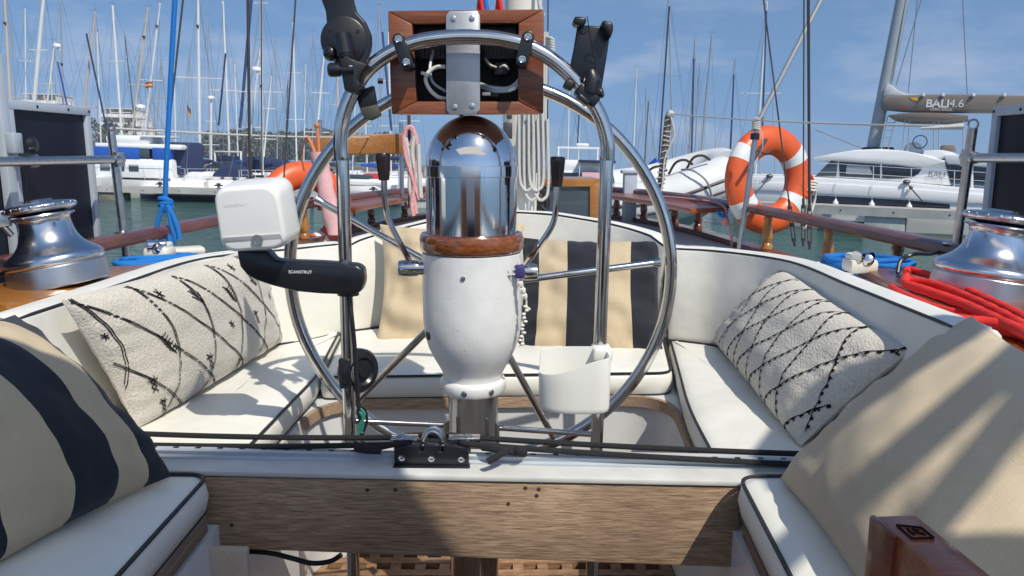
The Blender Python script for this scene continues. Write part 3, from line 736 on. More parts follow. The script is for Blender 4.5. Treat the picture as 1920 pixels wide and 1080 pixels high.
# chart plotter pod on its bracket
pod = thing('instrument_pod', 'white rounded plastic pod on a black bracket clamped to the hoop', 'pod', P(560, 520, 1.80))
p0, p1 = P(482, 408, 1.70), P(482, 408, 1.80); s = .00128
w_, h_ = 137 * .00111, 131 * .00111
rotp = Matrix.Rotation(R(-4), 3, 'Y') @ Matrix.Rotation(R(6), 3, 'X')
g = G(); c = P(482, 402, 1.74); rings = []
def rrect(w, h, r, n=6):
    o = []
    for cx, cz, a0 in ((w / 2 - r, h / 2 - r, 0), (-w / 2 + r, h / 2 - r, 90), (-w / 2 + r, -h / 2 + r, 180), (w / 2 - r, -h / 2 + r, 270)):
        for k in range(n + 1): a = R(a0 + 90 * k / n); o.append((cx + r * math.cos(a), cz + r * math.sin(a)))
    return o
for y, k, r in ((-.056, .86, .03), (-.0555, .90, .03), (-.051, .955, .03), (-.043, .985, .03), (-.03, 1, .03), (.02, 1.02, .03), (.05, 1.03, .028), (.056, 1.0, .028)):
    rings.append([c + rotp @ V((x * (1 - .05 * (z / h_ + .5)), y, z)) for x, z in rrect(w_ * k, h_ * k, r)])
g.rings(rings); case = part('case', g, 'white_plastic', pod, 60)
g = G(); text_geo(g, 'SCANSTRUT', c + rotp @ V((-.050, -.0565, .030)), rotp @ V((1, 0, 0)), rotp @ V((0, 0, 1)), .0095, lift=.0004); part('embossed_name', g, 'cup_plastic', case)
g = G(); q = c + rotp @ V((.012, -.0605, -.047)); g.lathe([(.0125, 0), (.0125, .002), (.009, .002), (.009, -.001), (.0005, -.001)], q, rotp @ V((0, -1, 0)), 16); part('screw_port', g, 'steel_dull', case)
g = G(); g.prism([c + rotp @ V((x, -.0545 + .012 * max(0, (-.036 - z) / .036), z)) for x, z in [(-.064, -.036), (.064, -.036), (.066, -.055), (.058, -.068), (.045, -.072), (-.045, -.072), (-.058, -.068), (-.066, -.055)]], rotp @ V((0, -.006, 0)), bev=.002); part('lower_tray', g, 'pod_shade', case)
g = G(); g.prism([P(x, y, 1.765) for x, y in ((443, 470), (500, 471), (512, 487), (530, 490), (600, 492), (640, 495), (668, 497), (680, 505), (682, 530), (676, 548), (655, 553), (600, 551), (555, 547), (510, 536), (480, 526), (462, 516), (449, 500))], (0, .05, 0), bev=.006); arm = part('bracket_arm', g, 'black_satin', pod, 50)
g = G(); text_geo(g, 'SCANSTRUT', P(541, 512, 1.764), (1, 0, -.02), (0, 0, 1), .0098, lift=.0012, bold=.015); part('lettering', g, 'text_white', arm)
g = G(); g.tube([P(652, 496, YH), P(653, 553, YH)], .026, 20); g.box(P(662, 524, 1.80), (.030, .058, .066), bev=.008); part('clamp', g, 'black_satin', pod)

# black tablet arm on the left shoulder of the hoop
ta = thing('tablet_mount', 'black plastic tablet arm clamped on the left shoulder of the hoop', 'mount', P(660, 150, 1.80))
g = G(); out = [(590, -150), (655, -150), (662, 0), (668, 22), (685, 40), (696, 66), (696, 90), (689, 112), (688, 140), (650, 135), (628, 118), (612, 105), (606, 80), (606, 62), (612, 45), (610, 20), (602, 0)]
g.prism([P(x, y, 1.795) for x, y in out], (0, .018, 0), bev=.005); part('back_plate', g, 'black_satin', ta, 45)
g = G(); cc = P(645, 76, 1.795); g.lathe([(.052, 0), (.052, .004), (.049, .006), (.0005, .006)], cc, (0, -1, 0), 40)
for a in (30, 140, 320): g.lathe([(.004, .006), (.004, .0075), (.0005, .0075)], cc + V((.038 * math.cos(R(a)), 0, .038 * math.sin(R(a)))), (0, -1, 0), 10)
part('swivel_disc', g, 'black_plastic', ta)
g = G(); a, b = P(641, 64, 1.765), P(648, 102, 1.76); g.tube([a, b], [.019, .0185], 20); g.ball(b, .017, 14); part('ball_socket', g, 'black_satin', ta)
g = G(); g.prism([P(x, y, 1.74) for x, y in ((646, 102), (664, 112), (690, 120), (676, 140), (672, 152), (678, 160), (662, 176), (645, 170), (640, 140), (632, 122))], (0, .06, 0), bev=.006); part('clamp', g, 'black_plastic', ta)
g = G(); g.lathe([(.008, -.03), (.008, 0), (.014, 0), (.0155, .01), (.0155, .022), (.012, .026), (.0005, .026)], P(638, 131, 1.74), (-1, 0, 0), 16); part('knob', g, 'black_satin', ta)
g = G(); g.lathe([(.006, 0), (.006, .012), (.0005, .012)], P(708, 152, 1.77), (1, .2, 0), 10); part('clamp_screw', g, 'black_satin', ta)
g = G(); g.ball(P(621, 100, 1.78), .018, 14); part('release_button', g, 'black_satin', ta)
g = G(); g.prism([P(x, y, 1.835) for x, y in ((664, 172), (700, 160), (706, 196), (675, 205))], (0, .02, 0), bev=.003); strap = part('lower_strap', g, 'black_plastic', ta)
g = G(); g.prism([P(x, y, 1.832) for x, y in ((673, 203), (706, 195), (714, 216), (695, 226), (683, 222))], (0, .024, 0), bev=.004); part('strap_end', g, 'olive', strap)
g = G(); text_geo(g, 'R', P(656, 132, 1.7365), (1, 0, -.25), (.25, 0, 1), .009, bold=.03); g.lathe([(.0062, 0), (.0062, .001), (.0005, .001)], P(658, 128, 1.739), (0, -1, 0), 18); part('badge', g, 'text_white', ta)

# phone holder
ph = thing('phone_holder', 'black empty phone holder clamped on the right shoulder of the hoop', 'mount', P(1105, 175, 1.80))
g = G(); g.prism([P(x, y, 1.80) for x, y in ((1083, 46), (1146, 50), (1139, 100), (1128, 168), (1112, 175), (1085, 150), (1069, 124), (1076, 90))], (0, .014, 0), bev=.004); part('cradle', g, 'black_satin', ph, 45)
for pl in (((1075, 44), (1077, 30), (1098, 31), (1101, 41), (1090, 49)), ((1129, 46), (1130, 37), (1149, 41), (1151, 54), (1145, 72), (1139, 60))):
    g = G(); g.prism([P(x, y, 1.768) for x, y in pl], (0, .05, 0), bev=.005); part('corner_grip', g, 'black_plastic', ph, 45)
g = G(); c = P(1108, 108, 1.80)
for k in range(9):
    a = R(15 + k * 24); g.box(c + V((.012 * math.cos(a), -.0015, .010 * math.sin(a))), (.007, .003, .0018), rot=Matrix.Rotation(-a, 3, 'Y'))
g.lathe([(.0045, 0), (.0045, .003), (.0005, .003)], P(1111, 113, 1.80), (0, -1, 0), 12)
for x, y in ((1094, 55), (1137, 58)): g.lathe([(.009, 0), (.009, .002), (.0005, .002)], P(x, y, 1.80), (0, -1, 0), 16)
g.box(P(1111, 86, 1.799), (.002, .003, .13), rot=Matrix.Rotation(R(-12), 3, 'Y')); part('cradle_detail', g, 'black_plastic', ph)
g = G(); g.tube([P(1108, 135, 1.79), P(1112, 150, 1.785), P(1106, 172, 1.79)], [.014, .02, .02], 14); g.box(P(1100, 180, 1.805), (.056, .056, .03), rot=Matrix.Rotation(R(38), 3, 'Y'), bev=.006)
g.box(P(1092, 188, 1.80), (.03, .06, .012), rot=Matrix.Rotation(R(38), 3, 'Y'), bev=.003); g.lathe([(.011, 0), (.013, .012), (.010, .016), (.0005, .016)], P(1118, 176, 1.79), (.8, -.3, .2), 10); part('clamp', g, 'black_plastic', ph, 45)
g = G(); g.box(P(1066, 160, 1.80), (.022, .03, .022), rot=Matrix.Rotation(R(25), 3, 'Y'), bev=.005); g.tube([P(1066, 160, 1.81), P(1085, 140, 1.812)], .006, 8); part('foot_grip', g, 'black_plastic', ph)

# wooden instrument box
ib = thing('instrument_box', 'open backed mahogany instrument box bolted behind the top of the hoop', 'instrument box', P(873, 213, 1.86))
YB = 1.855
o4 = [P(x, y, YB) for x, y in ((727, 20), (1020, 17), (1019, 213), (734, 214))]; i4 = [P(x, y, YB) for x, y in ((773, 45), (972, 43), (971, 190), (781, 190))]
g = G()
fr = []
for k in range(4):
    a, b, c, d = o4[k], o4[(k + 1) % 4], i4[(k + 1) % 4], i4[k]
    g.prism([a, b, c, d], (0, .022, 0), bev=.0035)
part('front_frame', g, 'mahogany_h', ib, 40)
cc = sum(o4, V()) / 4
s4 = [cc + (p - cc) * .97 + V((0, .02, 0)) for p in o4]; t4 = [cc + (p - cc) * .92 + V((0, .02, 0)) for p in o4]
g = G()
for k in range(4): g.prism([s4[k], s4[(k + 1) % 4], t4[(k + 1) % 4], t4[k]], (0, .11, 0))
part('side_walls', g, 'mahogany_h', ib, 40)
g = G(); g.prism([p + V((0, .105, 0)) for p in t4], (0, .006, 0)); part('back_panel', g, 'dark_inside', ib)
g = G(); q0, q1 = P(775, 50, 1.93), P(968, 110, 1.93); g.box(((q0.x + q1.x) / 2, 1.945, (q0.z + q1.z) / 2), (q1.x - q0.x, .03, q0.z - q1.z))
for k in range(26): g.box((q0.x + (k + .5) * (q1.x - q0.x) / 26, 1.925, (q0.z + q1.z) / 2), (.0035, .012, q0.z - q1.z - .004))
g.box(P(940, 130, 1.93), (.035, .03, .03), bev=.004); g.box(P(925, 172, 1.93), (.03, .02, .03), bev=.004); part('ribbed_unit', g, 'black_satin', ib)
pl = [P(x, y, YB - .0055) for x, y in [(q[0], q[1]) for q in ((842, 21), (895, 20), (900, 30), (900, 205), (893, 214), (843, 215), (837, 205), (836, 30))]]
g = G(); g.prism(pl, (0, .005, 0), bev=.001); plate = part('mounting_plate', g, 'plate', ib)
for x, y in ((850, 35), (885, 34), (853, 201), (885, 199)):
    g = G(); g.lathe([(.0065, 0), (.0065, .002), (.004, .003), (.0005, .0028)], P(x, y, YB - .0055), (0, -1, 0), 12); part('screw', g, 'steel_dull', plate)
for pts, r, m in (([(836, 125, 1.87), (818, 126, 1.88), (803, 136, 1.88), (798, 150, 1.875), (806, 168, 1.875), (822, 182, 1.88), (842, 186, 1.89)], .0048, 'cup_plastic'), ([(812, 95, 1.93), (806, 130, 1.9), (812, 155, 1.9), (836, 172, 1.9)], .004, 'alu_paint'),
                  ([(900, 92, 1.93), (915, 120, 1.9), (930, 128, 1.9)], .006, 'black_plastic'), ([(898, 157, 1.90), (925, 165, 1.88), (955, 165, 1.875), (975, 148, 1.87), (988, 122, 1.865), (990, 105, 1.86)], .0048, 'alu_paint'),
                  ([(898, 162, 1.90), (930, 171, 1.88), (960, 168, 1.872), (980, 150, 1.866), (995, 120, 1.86), (994, 100, 1.86)], .0042, 'alu_paint'), ([(938, 126, 1.9), (946, 123, 1.89), (954, 130, 1.9)], .003, 'cup_plastic')):
    g = G(); g.tube(smooth_path([P(*p) for p in pts], 5), r, 8); part('cable', g, m, ib)
g = G()
for x, y, a in ((797, 139, 20), (960, 168, -20), (912, 176, 0)): g.box(P(x, y, 1.872), (.02, .012, .008), rot=Matrix.Rotation(R(a), 3, 'Y'), bev=.002)
part('cable_tie', g, 'cup_plastic', ib)
for (x0, y0), (x1, y1) in (((747, 74), (762, 117)), ((990, 70), (979, 112))):
    a, b = P(x0, y0, 1.79), P(x1, y1, 1.79); d = (b - a).normalized(); sd = V((0, 1, 0)).cross(d).normalized(); rr = .0145
    pts = [a + (-d * math.cos(t) + sd * math.sin(t)) * rr for t in [R(-90 + 18 * k) for k in range(11)]] + [b + (d * math.cos(t) - sd * math.sin(t)) * rr for t in [R(-90 + 18 * k) for k in range(11)]]
    g = G(); g.prism(pts, (0, .075, 0), bev=.0025); cl = part('hoop_clamp', g, 'black_satin', ib, 40)
    g = G()
    for q in (a, b): g.lathe([(.0085, -.001), (.0085, .0025), (.0065, .003), (.005, .0005), (.0005, .0005)], q, (0, -1, 0), 16)
    part('clamp_bolt', g, 'steel', cl)

# cup holder
cu = thing('cup_holder', 'cream plastic cup holder clamped to the right leg of the hoop', 'cup holder', P(1080, 768, 1.76))
c = P(1076, 715, 1.745); g = G()
def cup_out(k, z, top=None):
    o = []
    w, d = .083, .052
    for j in range(40):
        a = 2 * math.pi * j / 40; ca, sa = math.cos(a), math.sin(a)
        e = .42 if ca > 0 else .95
        x = w * abs(ca) ** e * (1 if ca > 0 else -1); y = d * abs(sa) ** e * (1 if sa > 0 else -1)
        zz_ = z
        if top is not None: zz_ = z + top * ((-.014 + .018 * (x / w)) if sa < 0.2 else .012) + (.006 * math.sin(x * 30) if sa < .2 else 0) * top
        o.append(c + V((x * k, y * k, zz_)))
    return o
zb_, zt_ = -.064, .060
g.rings([cup_out(.93, zb_), cup_out(.975, zb_ + .003), cup_out(.99, zb_ + .012), cup_out(1, 0), cup_out(1, zt_ - .004, 1), cup_out(.985, zt_, 1), cup_out(.955, zt_, 1), cup_out(.945, zt_ - .005, 1), cup_out(.93, 0), cup_out(.90, zb_ + .012)]); part('cup_body', g, 'cup_plastic', cu, 50)
g = G(); g.box(P(1128, 660, 1.80), (.045, .07, .03), bev=.006); part('clip', g, 'cup_plastic', cu)
g = G(); g.box(P(1122, 740, 1.805), (.04, .05, .05), bev=.006); part('clip', g, 'cup_plastic', cu)
# throttle style black control on the left leg
kn = thing('cable_control', 'black round plastic control clamped low on the left leg of the hoop', 'control', P(668, 735, 1.84))
g = G(); c = P(672, 695, 1.845); g.lathe([(.052, -.016), (.056, -.010), (.056, .008), (.050, .016), (.036, .018), (.030, .012), (.0005, .012)], c, (.75, -.66, 0), 28); part('housing', g, 'black_satin', kn)
g = G(); g.box(P(650, 697, 1.825), (.030, .045, .075), bev=.004); g.lathe([(.012, 0), (.012, .02), (.0005, .02)], c, (.75, -.66, 0), 14); part('clamp', g, 'black_plastic', kn)
cbs = smooth_path([P(x, y, Y) for x, y, Y in ((655, 555, 1.80), (660, 600, 1.79), (664, 640, 1.79), (668, 700, 1.79), (672, 760, 1.79), (677, 800, 1.79), (680, 826, 1.79), (684, 850, 1.75))], 5)
g = G(); g.tube(cbs, .0055, 8); g.tube(smooth_path([P(x, y, 1.80) for x, y in ((672, 760), (684, 768), (688, 790), (680, 812))], 4), .0035, 6); solo('power_cable', g, 'black_plastic', 'black cable running down the left leg of the hoop', 'cable')
g = G()
for k in range(5): g.tube(smooth_path([P(676 + 3 * math.sin(k * 2), 766 + k * 3, 1.785), P(684 - k, 778 + k * 2, 1.782), P(672 + 2 * k, 800 + k, 1.785), P(680 - 2 * k, 812, 1.786)], 4), .003, 6)
solo('cord_tie', g, 'cord_green', 'scrap of green cord knotted on the left leg of the hoop', 'cord')

# mainsheet traveller
tv = thing('traveller', 'black sheet traveller car on its aluminium track along the bridge beam', 'traveller', (bl + br) / 2)
t0, t1 = A0 + V((0, .070, .012)), A1 + V((0, .070, .012)); dd = (t1 - t0).normalized()
g = G(); g.prism([t0 + V((0, -.012, 0)), t0 + V((0, .012, 0)), t0 + V((0, .012, .006)), t0 + V((0, .006, .010)), t0 + V((0, .009, .020)), t0 + V((0, .006, .024)), t0 + V((0, -.006, .024)), t0 + V((0, -.009, .020)), t0 + V((0, -.006, .010)), t0 + V((0, -.012, .006))], t1 - t0); Lt = (t1 - t0).length
k = .03
while k < Lt: g.box(t0 + dd * k + V((0, 0, .0245)), (.012, .006, .0012), mi=1); k += .05
part('track', g, ['alu_paint', 'dark_inside'], tv, 20)
c0, c1 = P(738, 886, 1.575), P(878, 888, 1.565)
g = G(); cx = (c0 + c1) / 2; cl = (c1 - c0).length
zc = t0.z + (cx.x - t0.x) * dd.z / dd.x
car0 = V((cx.x, t0.y - .052, zc))
prof = [(-cl / 2, .006), (cl / 2, .006), (cl / 2, .044), (cl / 2 - .012, .050), (.026, .053), (.026, .038), (.017, .038), (.017, .053), (-.017, .053), (-.017, .038), (-.026, .038), (-.026, .053), (-cl / 2 + .018, .050), (-cl / 2, .044)]
g.prism([car0 + dd * a + V((0, 0, z - .002)) for a, z in prof], (0, .018, 0), bev=.0015)
g.prism([car0 + dd * a + V((0, .070, z - .002)) for a, z in prof], (0, .018, 0), bev=.0015)
g.box(car0 + V((0, .045, .040)), (cl * .9, .06, .012), bev=.003); g.box(car0 + V((0, .004, .003)), (cl * 1.03, .022, .006), bev=.002); car = part('car', g, 'black_satin', tv, 40)
g = G()
for a in (-.40, .0, .40): g.lathe([(.0075, -.001), (.0075, .002), (.0055, .0025), (.0035, .001), (.0005, .001)], car0 + dd * (a * cl) + V((0, 0, .022)), (0, -1, 0), 14)
part('bolt', g, 'steel', car)
g = G()
for dy in (.024, .048):
    g.tube(smooth_path([car0 + V((-.022, dy, .03)), car0 + V((-.021, dy, .055)), car0 + V((-.012, dy, .070)), car0 + V((0, dy, .075)), car0 + V((.012, dy, .070)), car0 + V((.021, dy, .055)), car0 + V((.022, dy, .03))], 4), .005, 8)
part('shackle', g, 'steel_dull', car)
ropes = {}
for sg, px0, px1 in ((-1, 742, 775), (1, 850, 892)):
    a, b = P(px0, 822, 1.62), P(px1, 824, 1.62); m_ = (a + b) / 2
    g = G(); g.box(m_ + V((0, 0, .004)), ((b - a).length + .02, .03, .004), bev=.0015); g.box(m_ + V((0, 0, -.012)), ((b - a).length + .02, .03, .004), bev=.0015); g.tube([m_ + V((-sg * .026, 0, .004)), m_ + V((-sg * .032, 0, -.004)), m_ + V((-sg * .028, 0, -.03))], .005, 8)
    bl_ = part('end_block', g, 'steel', tv)
    g = G(); g.lathe([(.016, -.011), (.012, -.004), (.016, .002)], m_ + V((sg * .008, 0, 0)), (0, 0, 1), 18); g.lathe([(.0095, .0055), (.0095, .009), (.005, .010), (.0005, .0085)], m_ + V((sg * .008, 0, 0)), (0, 0, 1), 14); part('sheave', g, 'steel_dull', bl_)
    ropes[sg] = m_ + V((sg * .008, 0, 0))
for sg, ends, lab in ((-1, ((262, 813, 1.72), (258, 834, 1.66)), 'doubled black control line running left from the traveller car'), (1, ((1535, 852, 1.62), (1535, 872, 1.58)), 'doubled black control line running right from the traveller car')):
    o = ropes[sg]; e0, e1 = P(*ends[0]), P(*ends[1])
    pts = sag(e0, o + V((sg * .012, .016, -.003)), .004) + [o + V((-sg * .014, .008, -.004)), o + V((-sg * .018, 0, -.004)), o + V((-sg * .012, -.014, -.004))] + sag(o + V((sg * .012, -.018, -.006)), e1, .004)
    g = G(); g.tube(smooth_path(pts, 2), .0068, 8)
    if sg == 1: g.tube(smooth_path([P(905, 838, 1.60), P(930, 842, 1.585), P(962, 847, 1.59), P(985, 850, 1.6)], 3), .009, 8); g.tube(smooth_path([P(958, 842, 1.6), P(945, 848, 1.575), P(928, 858, 1.56), P(914, 866, 1.555)], 3), .0075, 8); g.ball(P(975, 845, 1.59), .014, 10, sc=(1.3, 1, .8))
    else: g.tube(smooth_path([P(665, 832, 1.63), P(690, 845, 1.61), P(715, 838, 1.60), P(742, 832, 1.61)], 3), .007, 8); g.tube(smooth_path([P(668, 838, 1.61), P(690, 842, 1.60), P(714, 843, 1.60)], 3), .011, 8)
    solo('control_line', g, 'rope_black', lab, 'rope', 'traveller control lines')
# companionway door board, bottom right
A_, B_ = PZ(1640, 966, -.300), PZ(1775, 1086, -.300)
d = (B_ - A_).normalized(); nn = V((d.y, -d.x, 0)); nn = nn if nn.x > 0 else -nn
dv = thing('companionway_door', 'varnished mahogany door board with a small boxed mark on its top edge', 'door', A_ + V((0, 0, -.9)))
g = G(); g.prism([A_, A_ + d * .34, A_ + d * .34 + nn * .036, A_ + nn * .036], (0, 0, -.9), bev=.003); part('panel', g, 'mahogany_h', dv)
g = G(); g.prism([A_ - nn * .004 - d * .002, A_ + d * .035 - nn * .004, A_ + d * .035 + nn * .002, A_ - d * .002 + nn * .002], (0, 0, -.9), bev=.002); part('stile', g, 'mahogany', dv)
g = G(); o_ = A_ + d * .030 + nn * .017 + V((0, 0, .0008))
def mk(a, b, c_, e): return o_ + d * a + nn * b, o_ + d * c_ + nn * e
for s_ in ((-.011, -.009, .011, -.009), (.011, -.009, .011, .009), (.011, .009, -.006, .009), (-.011, -.009, -.006, .009), (-.004, -.004, .005, -.004), (.005, -.004, 0, .0), (0, 0, .006, .005), (-.004, .0, -.001, .004)):
    a, b = mk(*s_); g.tube([a, b], .0008, 6)
part('mark', g, 'thread', dv)
g = G(); g.tube(smooth_path([P(x, y, 1.64) for x, y in ((430, 1033), (500, 1036), (545, 1046), (585, 1056), (620, 1052), (640, 1040))], 4), .006, 8); solo('cockpit_cable', g, 'black_plastic', 'black cable sagging below the bridge beam over the grating', 'cable')
# ================================================================ DECK GEAR
def winch(label, cx, cy, zb, sc=1.0, tilt=0, hs=.93):
    t = thing('winch', label, 'winch', (cx, cy, zb), 'sheet winches on the coaming')
    S = lambda pr: [(r * sc, zb + z * sc * hs) for r, z in pr]; ROT[t.name] = Matrix.Rotation(R(tilt), 4, 'Y')
    g = G(); g.lathe(S([(.150, 0), (.152, .004), (.150, .068), (.146, .074)]), (cx, cy, 0), seg=56); part('base_ring', g, 'drum', t, 30)
    g = G(); g.lathe(S([(.146, .074), (.150, .077), (.152, .086), (.151, .098), (.144, .108), (.134, .116), (.120, .126), (.106, .139), (.095, .154), (.087, .172), (.082, .192), (.079, .215), (.079, .232), (.082, .240), (.092, .244), (.097, .247), (.095, .252)]), (cx, cy, 0), seg=64); part('drum', g, 'winch_metal', t, 50)
    g = G(); g.lathe(S([(.06, .252), (.085, .258), (.104, .268), (.108, .274), (.108, .282), (.100, .290), (.070, .296), (.045, .300), (.040, .306), (.03, .307), (.0005, .303)]), (cx, cy, 0), seg=64)
    g.lathe(S([(.06, .254), (.075, .256), (.075, .262), (.05, .268)]), (cx, cy, 0), seg=40)
    for k in range(20):
        a = 2 * math.pi * k / 20; g.box((cx + .104 * sc * math.cos(a), cy + .104 * sc * math.sin(a), zb + .279 * sc * hs), (.012 * sc, .012 * sc, .012 * sc), rot=Matrix.Rotation(a, 3, 'Z'), bev=.003, mi=1)
    part('self_tailing_top', g, ['winch_metal', 'steel_dull'], t, 50)
    g = G(); a = R(200 if cx < 0 else 20)
    q = V((cx + .118 * sc * math.cos(a), cy + .118 * sc * math.sin(a), zb + .262 * sc * hs)); g.box(q, (.05, .03, .05), rot=Matrix.Rotation(a, 3, 'Z'), bev=.006); g.tube([q + V((0, 0, -.02)), V((cx + .10 * sc * math.cos(a), cy + .1 * sc * math.sin(a), zb + .2 * sc * hs))], .009, 8); part('stripper_arm', g, 'steel_dull', t)
    return t
q = PZ(112, 542, -.40)
winch('polished steel winch on the amber wooden pad, left coaming', q.x - .062, q.y + .115, -.405, .93, -10)
winch('polished steel winch with red rope piled round it, right coaming', 1.385, 2.22, -.415, .97, 8, .85)

def coil(name, label, cx, cy, cz, rx, ry, turns, r, m, rot=0, seed=0, flat=.5, cat='rope', mat2=None):
    random.seed(seed); pts = []
    for k in range(turns * 18):
        a = 2 * math.pi * k / 18; t = k / (turns * 18)
        rr = 1 + .16 * math.sin(a * .37 + seed) + .08 * random.uniform(-1, 1)
        x = rx * rr * math.cos(a); y = ry * rr * math.sin(a); z = r + r * 2.1 * (t * turns * flat) % (r * 2.1 * turns * flat + 1e-6) + r * .5 * math.sin(a * 1.3 + seed)
        pts.append(V((cx + x * math.cos(rot) - y * math.sin(rot), cy + x * math.sin(rot) + y * math.cos(rot), cz + z)))
    g = G(); g.rope(smooth_path(pts, 2), r); return solo(name, g, m, label, cat)
q = PZ(282, 500, -.435)
coil('rope_coil', 'blue rope coil lying on the left coaming beside the small white cleat', q.x, q.y + .04, -.435, .13, .06, 4, .0105, 'rope_blue', R(35), 3, .25)
q = PZ(1625, 512, -.435)
coil('rope_coil', 'blue rope coil lying on the right coaming under the white cleat', q.x + .02, q.y + .06, -.435, .13, .075, 5, .011, 'rope_blue', R(-40), 5, .3)
def cleat(px, py, label):
    c = PZ(px, py, -.39); t = thing('cam_cleat', label, 'cleat', c, 'white sheet cleats on the coaming')
    g = G(); g.box(c + V((0, 0, .0)), (.10, .09, .05), bev=.016); g.box(c + V((0, .005, .03)), (.085, .06, .025), bev=.01); part('cleat_body', g, 'cream', t)
    g = G(); g.lathe([(.022, -.035), (.024, -.03), (.018, 0), (.024, .03), (.022, .035)], c + V((0, -.02, .032)), (1, .5, 0), 18); g.lathe([(.02, 0), (.022, .01), (.015, .022), (.0005, .024)], c + V((.01, -.03, .02)), (-.2, -1, .5), 16); part('sheave', g, 'chrome', t)
cleat(300, 474, 'white cleat with a metal roller on the left blue rope coil'); cleat(1612, 497, 'white cleat with a metal roller on the right blue rope coil')
g = G(); g.box(PZ(345, 470, -.41), (.16, .10, .03), rot=Matrix.Rotation(R(30), 3, 'Z'), bev=.012); solo('folded_cloth', g, 'cream', 'small white folded cloth behind the left cleat', 'cloth')
# red rope round the right winch
g = G(); cx, cy = 1.355, 2.22
def RP(l, z): return [PZ(x, y, zz) for (x, y), zz in zip(l, z)]
for l, z in (([(1700, 512), (1705, 506), (1760, 522), (1830, 552), (1910, 590), (1990, 640)], [-.385] * 6), ([(1699, 524), (1750, 533), (1820, 560), (1900, 600), (1980, 650)], [-.378] * 5), ([(1700, 533), (1740, 545), (1810, 570), (1890, 608), (1970, 660)], [-.39] * 5),
             ([(1685, 545), (1672, 540), (1700, 556), (1760, 580), (1830, 593), (1900, 610), (1990, 640)], [-.392] * 7), ([(1683, 549), (1720, 566), (1770, 592), (1840, 604), (1910, 622), (1990, 655)], [-.385] * 6), ([(1768, 598), (1795, 600), (1850, 604), (1920, 618), (1990, 640)], [-.375] * 5),
             ([(1700, 518), (1696, 530), (1720, 540), (1800, 568), (1880, 604), (1960, 645)], [-.37] * 6), ([(1760, 600), (1790, 606), (1850, 612), (1920, 630), (1980, 655)], [-.392] * 5)):
    g.rope(smooth_path(RP(l, z), 6), .0120)
solo('red_rope', g, 'rope_red', 'thick red rope looped round the right winch and its wooden pad', 'rope')
g = G(); g.tube(smooth_path([PZ(1683, 512, -.40), PZ(1690, 488, -.36), PZ(1715, 476, -.34), PZ(1745, 476, -.36), PZ(1770, 470, -.38)], 5), .007, 8); solo('black_hose', g, 'black_plastic', 'short black hose arching from the right coaming to the winch', 'hose')

# stanchions, guard tubes, solar panels
def at_rail(px, side, z): p = rail_at(px, side); return V((p.x, p.y, z))
def stanchion(label, base, top, ty, px_out):
    t = thing('stanchion', label, 'stanchion', base, 'steel stanchions on the cap rail')
    g = G(); g.tube([base, top], .0165, 14); g.lathe([(.035, ZR + .022), (.035, ZR + .028), (.018, ZR + .034)], (base.x + (top.x - base.x) * .5, base.y, 0), seg=20); part('post', g, 'steel_dull', t)
    g = G(); g.tube([V((base.x, ty[0], ty[1])).lerp(top, 0) , V((base.x * 1.03, ty[2], ty[3]))], .0165, 14); part('guard_tube', g, 'steel_dull', t)
    c = V((base.x, ty[0], ty[1])); g = G(); g.tube([c + V((0, 0, -.03)), c + V((0, 0, .03))], .022, 14); g.tube([c + V((0, .02, 0)), c + V((0, -.05, 0))], .021, 14); part('tee_fitting', g, 'steel_dull', t)
    g = G(); g.tube([top + V((.018 * math.cos(a), 0, .012 + .018 * math.sin(a))) for a in [R(k * 30) for k in range(12)]], .004, 6, closed=True); part('eye', g, 'steel_dull', t)
    return t
bL = at_rail(227, -1, -.60); tLz = P(208, 246, bL.y).z
zt1 = P(213, 299, bL.y)
stanchion('left steel stanchion holding the white lifeline beside the solar panel', bL, V((P(208, 246, bL.y).x, bL.y, tLz)), (bL.y, zt1.z, 1.2, zt1.z + .0), 0)
bR = V((1.655, 2.86, -.60)); top_ = P(1824, 240, 2.80)
zr1 = P(1815, 296, 2.82)
stanchion('right steel stanchion with a ring on top beside the solar panel', bR, top_, (2.83, zr1.z, 1.2, zr1.z + .01), 0)
def panel(label, x, y0, y1, z0, z1):
    t = thing('solar_panel', label, 'solar panel', (x, (y0 + y1) / 2, z0), 'solar panels hung along the guard tubes')
    th = .035; s = 1 if x > 0 else -1; fw = .032; xo = x + s * th / 2
    g = G(); g.box((xo, (y0 + y1) / 2, z1 - fw / 2), (th, y1 - y0, fw), bev=.002); g.box((xo, (y0 + y1) / 2, z0 + fw / 2), (th, y1 - y0, fw), bev=.002)
    g.box((xo, y0 + fw / 2, (z0 + z1) / 2), (th - .002, fw, z1 - z0 - 2 * fw), bev=.002); g.box((xo, y1 - fw / 2, (z0 + z1) / 2), (th - .002, fw, z1 - z0 - 2 * fw), bev=.002); part('frame', g, 'alu_paint', t)
    g = G(); g.box((x + s * .020, (y0 + y1) / 2, (z0 + z1) / 2), (.008, y1 - y0 - .04, z1 - z0 - .04)); part('back_sheet', g, 'solar', t)
    g = G()
    for yy in (y1 - .012, y1 - .16, y1 - .36): g.lathe([(.006, 0), (.006, .001), (.0005, .001)], (x - s * .0005, yy, z1 - fw / 2), (-s, 0, 0), 10)
    part('rivet', g, 'dark_inside', t)
xL, xR = -1.735, 1.735
yL1 = PX(178, 300, xL).y; yL0 = PX(66, 300, xL).y - .18
zpt = PX(178, 203, xL).z
panel('dark solar panel in a grey frame hanging at the left guard tube', xL, PX(26, 300, xL).y, yL1, zpt - .78, zpt)
panel('solar panel cut by the left picture edge, in front of the taller one', xL, 1.45, PX(26, 300, xL).y - .02, zpt - .78, zpt + .0)
yR1 = PX(1850, 300, xR).y; zpr = PX(1850, 202, xR).z
panel('dark solar panel in a grey frame hanging at the right guard tube', xR, yR1 - .62, yR1, zpr - .80, zpr)
